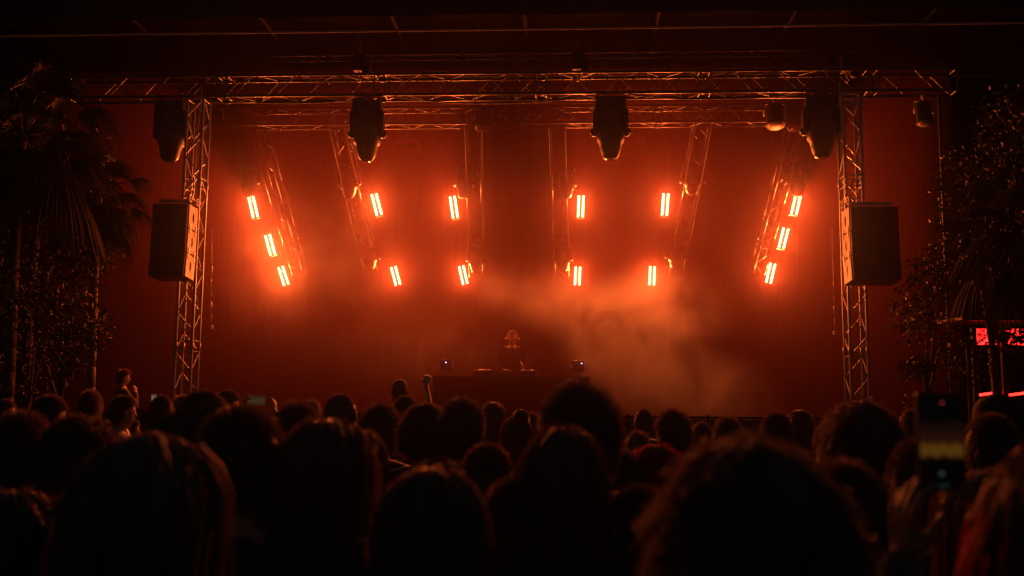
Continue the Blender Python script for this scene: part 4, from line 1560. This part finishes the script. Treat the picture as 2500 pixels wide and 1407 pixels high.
# ---------------------------------------------------------------- haze and smoke
def volume_mat(name, dens, g, color=(1, 1, 1), noise=False, nscale=1.25, lo=.32, hi=.84):
    m = bpy.data.materials.new(name)
    m.use_nodes = True
    nt = m.node_tree
    nt.nodes.remove(nt.nodes['Principled BSDF'])
    v = nt.nodes.new('ShaderNodeVolumePrincipled')
    v.inputs['Color'].default_value = (*color, 1)
    v.inputs['Density'].default_value = dens
    v.inputs['Anisotropy'].default_value = g
    nt.links.new(v.outputs[0], nt.nodes['Material Output'].inputs['Volume'])
    if noise:
        tc = nt.nodes.new('ShaderNodeTexCoord')
        ge = nt.nodes.new('ShaderNodeNewGeometry')
        ln = nt.nodes.new('ShaderNodeVectorMath')
        ln.operation = 'LENGTH'
        nt.links.new(tc.outputs['Object'], ln.inputs[0])
        fall = nt.nodes.new('ShaderNodeMapRange')
        fall.interpolation_type = 'SMOOTHSTEP'
        fall.inputs[1].default_value = 1.0
        fall.inputs[2].default_value = .1
        nt.links.new(ln.outputs['Value'], fall.inputs[0])
        n = nt.nodes.new('ShaderNodeTexNoise')
        n.inputs['Scale'].default_value = nscale
        n.inputs['Detail'].default_value = 4
        n.inputs['Roughness'].default_value = .55
        n.inputs['Distortion'].default_value = .6
        nt.links.new(ge.outputs['Position'], n.inputs['Vector'])
        r = nt.nodes.new('ShaderNodeMapRange')
        r.inputs[1].default_value = lo
        r.inputs[2].default_value = hi
        nt.links.new(n.outputs['Fac'], r.inputs[0])
        mu = nt.nodes.new('ShaderNodeMath')
        mu.operation = 'MULTIPLY'
        nt.links.new(fall.outputs[0], mu.inputs[0])
        nt.links.new(r.outputs[0], mu.inputs[1])
        m2 = nt.nodes.new('ShaderNodeMath')
        m2.operation = 'MULTIPLY'
        m2.inputs[1].default_value = dens
        nt.links.new(mu.outputs[0], m2.inputs[0])
        nt.links.new(m2.outputs[0], v.inputs['Density'])
    return m


hz = part('haze', MB().box((0, 10.5, 4.0), (30, 26, 10)).mesh('haze', volume_mat('stage_haze', HAZE_D, HAZE_G)))
hz['kind'] = 'stuff'
sm_ = part('smoke', MB().box((-.7, 17.55, 3.95), (14.9, 5.9, 6.3)).mesh('smoke', volume_mat('red_tinted_smoke', STAGE_D, STAGE_G, (1.0, .24, .26))))  # red hue of the lamp glow is tinted into the smoke colour
tag(sm_, 'even machine smoke tinted with the red glow, filling the whole stage behind the front truss', 'smoke', 'drifting smoke over the stage', 'stuff')


def puff(px, py, d, rx, ry, rz_, dens, tilt, label):
    me = bpy.data.meshes.new('smoke')
    bm = bmesh.new()
    bmesh.ops.create_icosphere(bm, subdivisions=3, radius=1)
    bm.to_mesh(me)
    bm.free()
    me.materials.append(volume_mat('smoke', dens, .2, noise=True))
    C = U(px, py, d)
    o = part('smoke', me, None, C, (0, math.radians(tilt), 0), (rx, ry, rz_))
    tag(o, label, 'smoke', 'drifting smoke over the stage', 'stuff')


puff(1360, 745, 16.6, 2.0, 1.1, .8, .65, 16, 'thin band of smoke drifting over the performer')
puff(1540, 860, 16.6, 1.5, 1.2, 1.7, 1.1, -14, 'thick smoke cloud rising beside the performer table')
puff(1620, 770, 17.2, 1.5, 1.0, 1.2, .8, 0, 'faint smoke wisp below the lower strobes on the shrub side')
puff(1680, 960, 16.0, 1.9, 1.0, 1.0, .9, 10, 'low smoke spilling over the stage edge on the shrub side')
puff(760, 640, 17.0, 2.4, 1.2, 1.9, .22, -20, 'very faint smoke around the three strobes nearest the palms')
puff(1050, 880, 16.6, 3.0, 1.2, 1.3, .16, 0, 'very faint low smoke in front of the performer table')
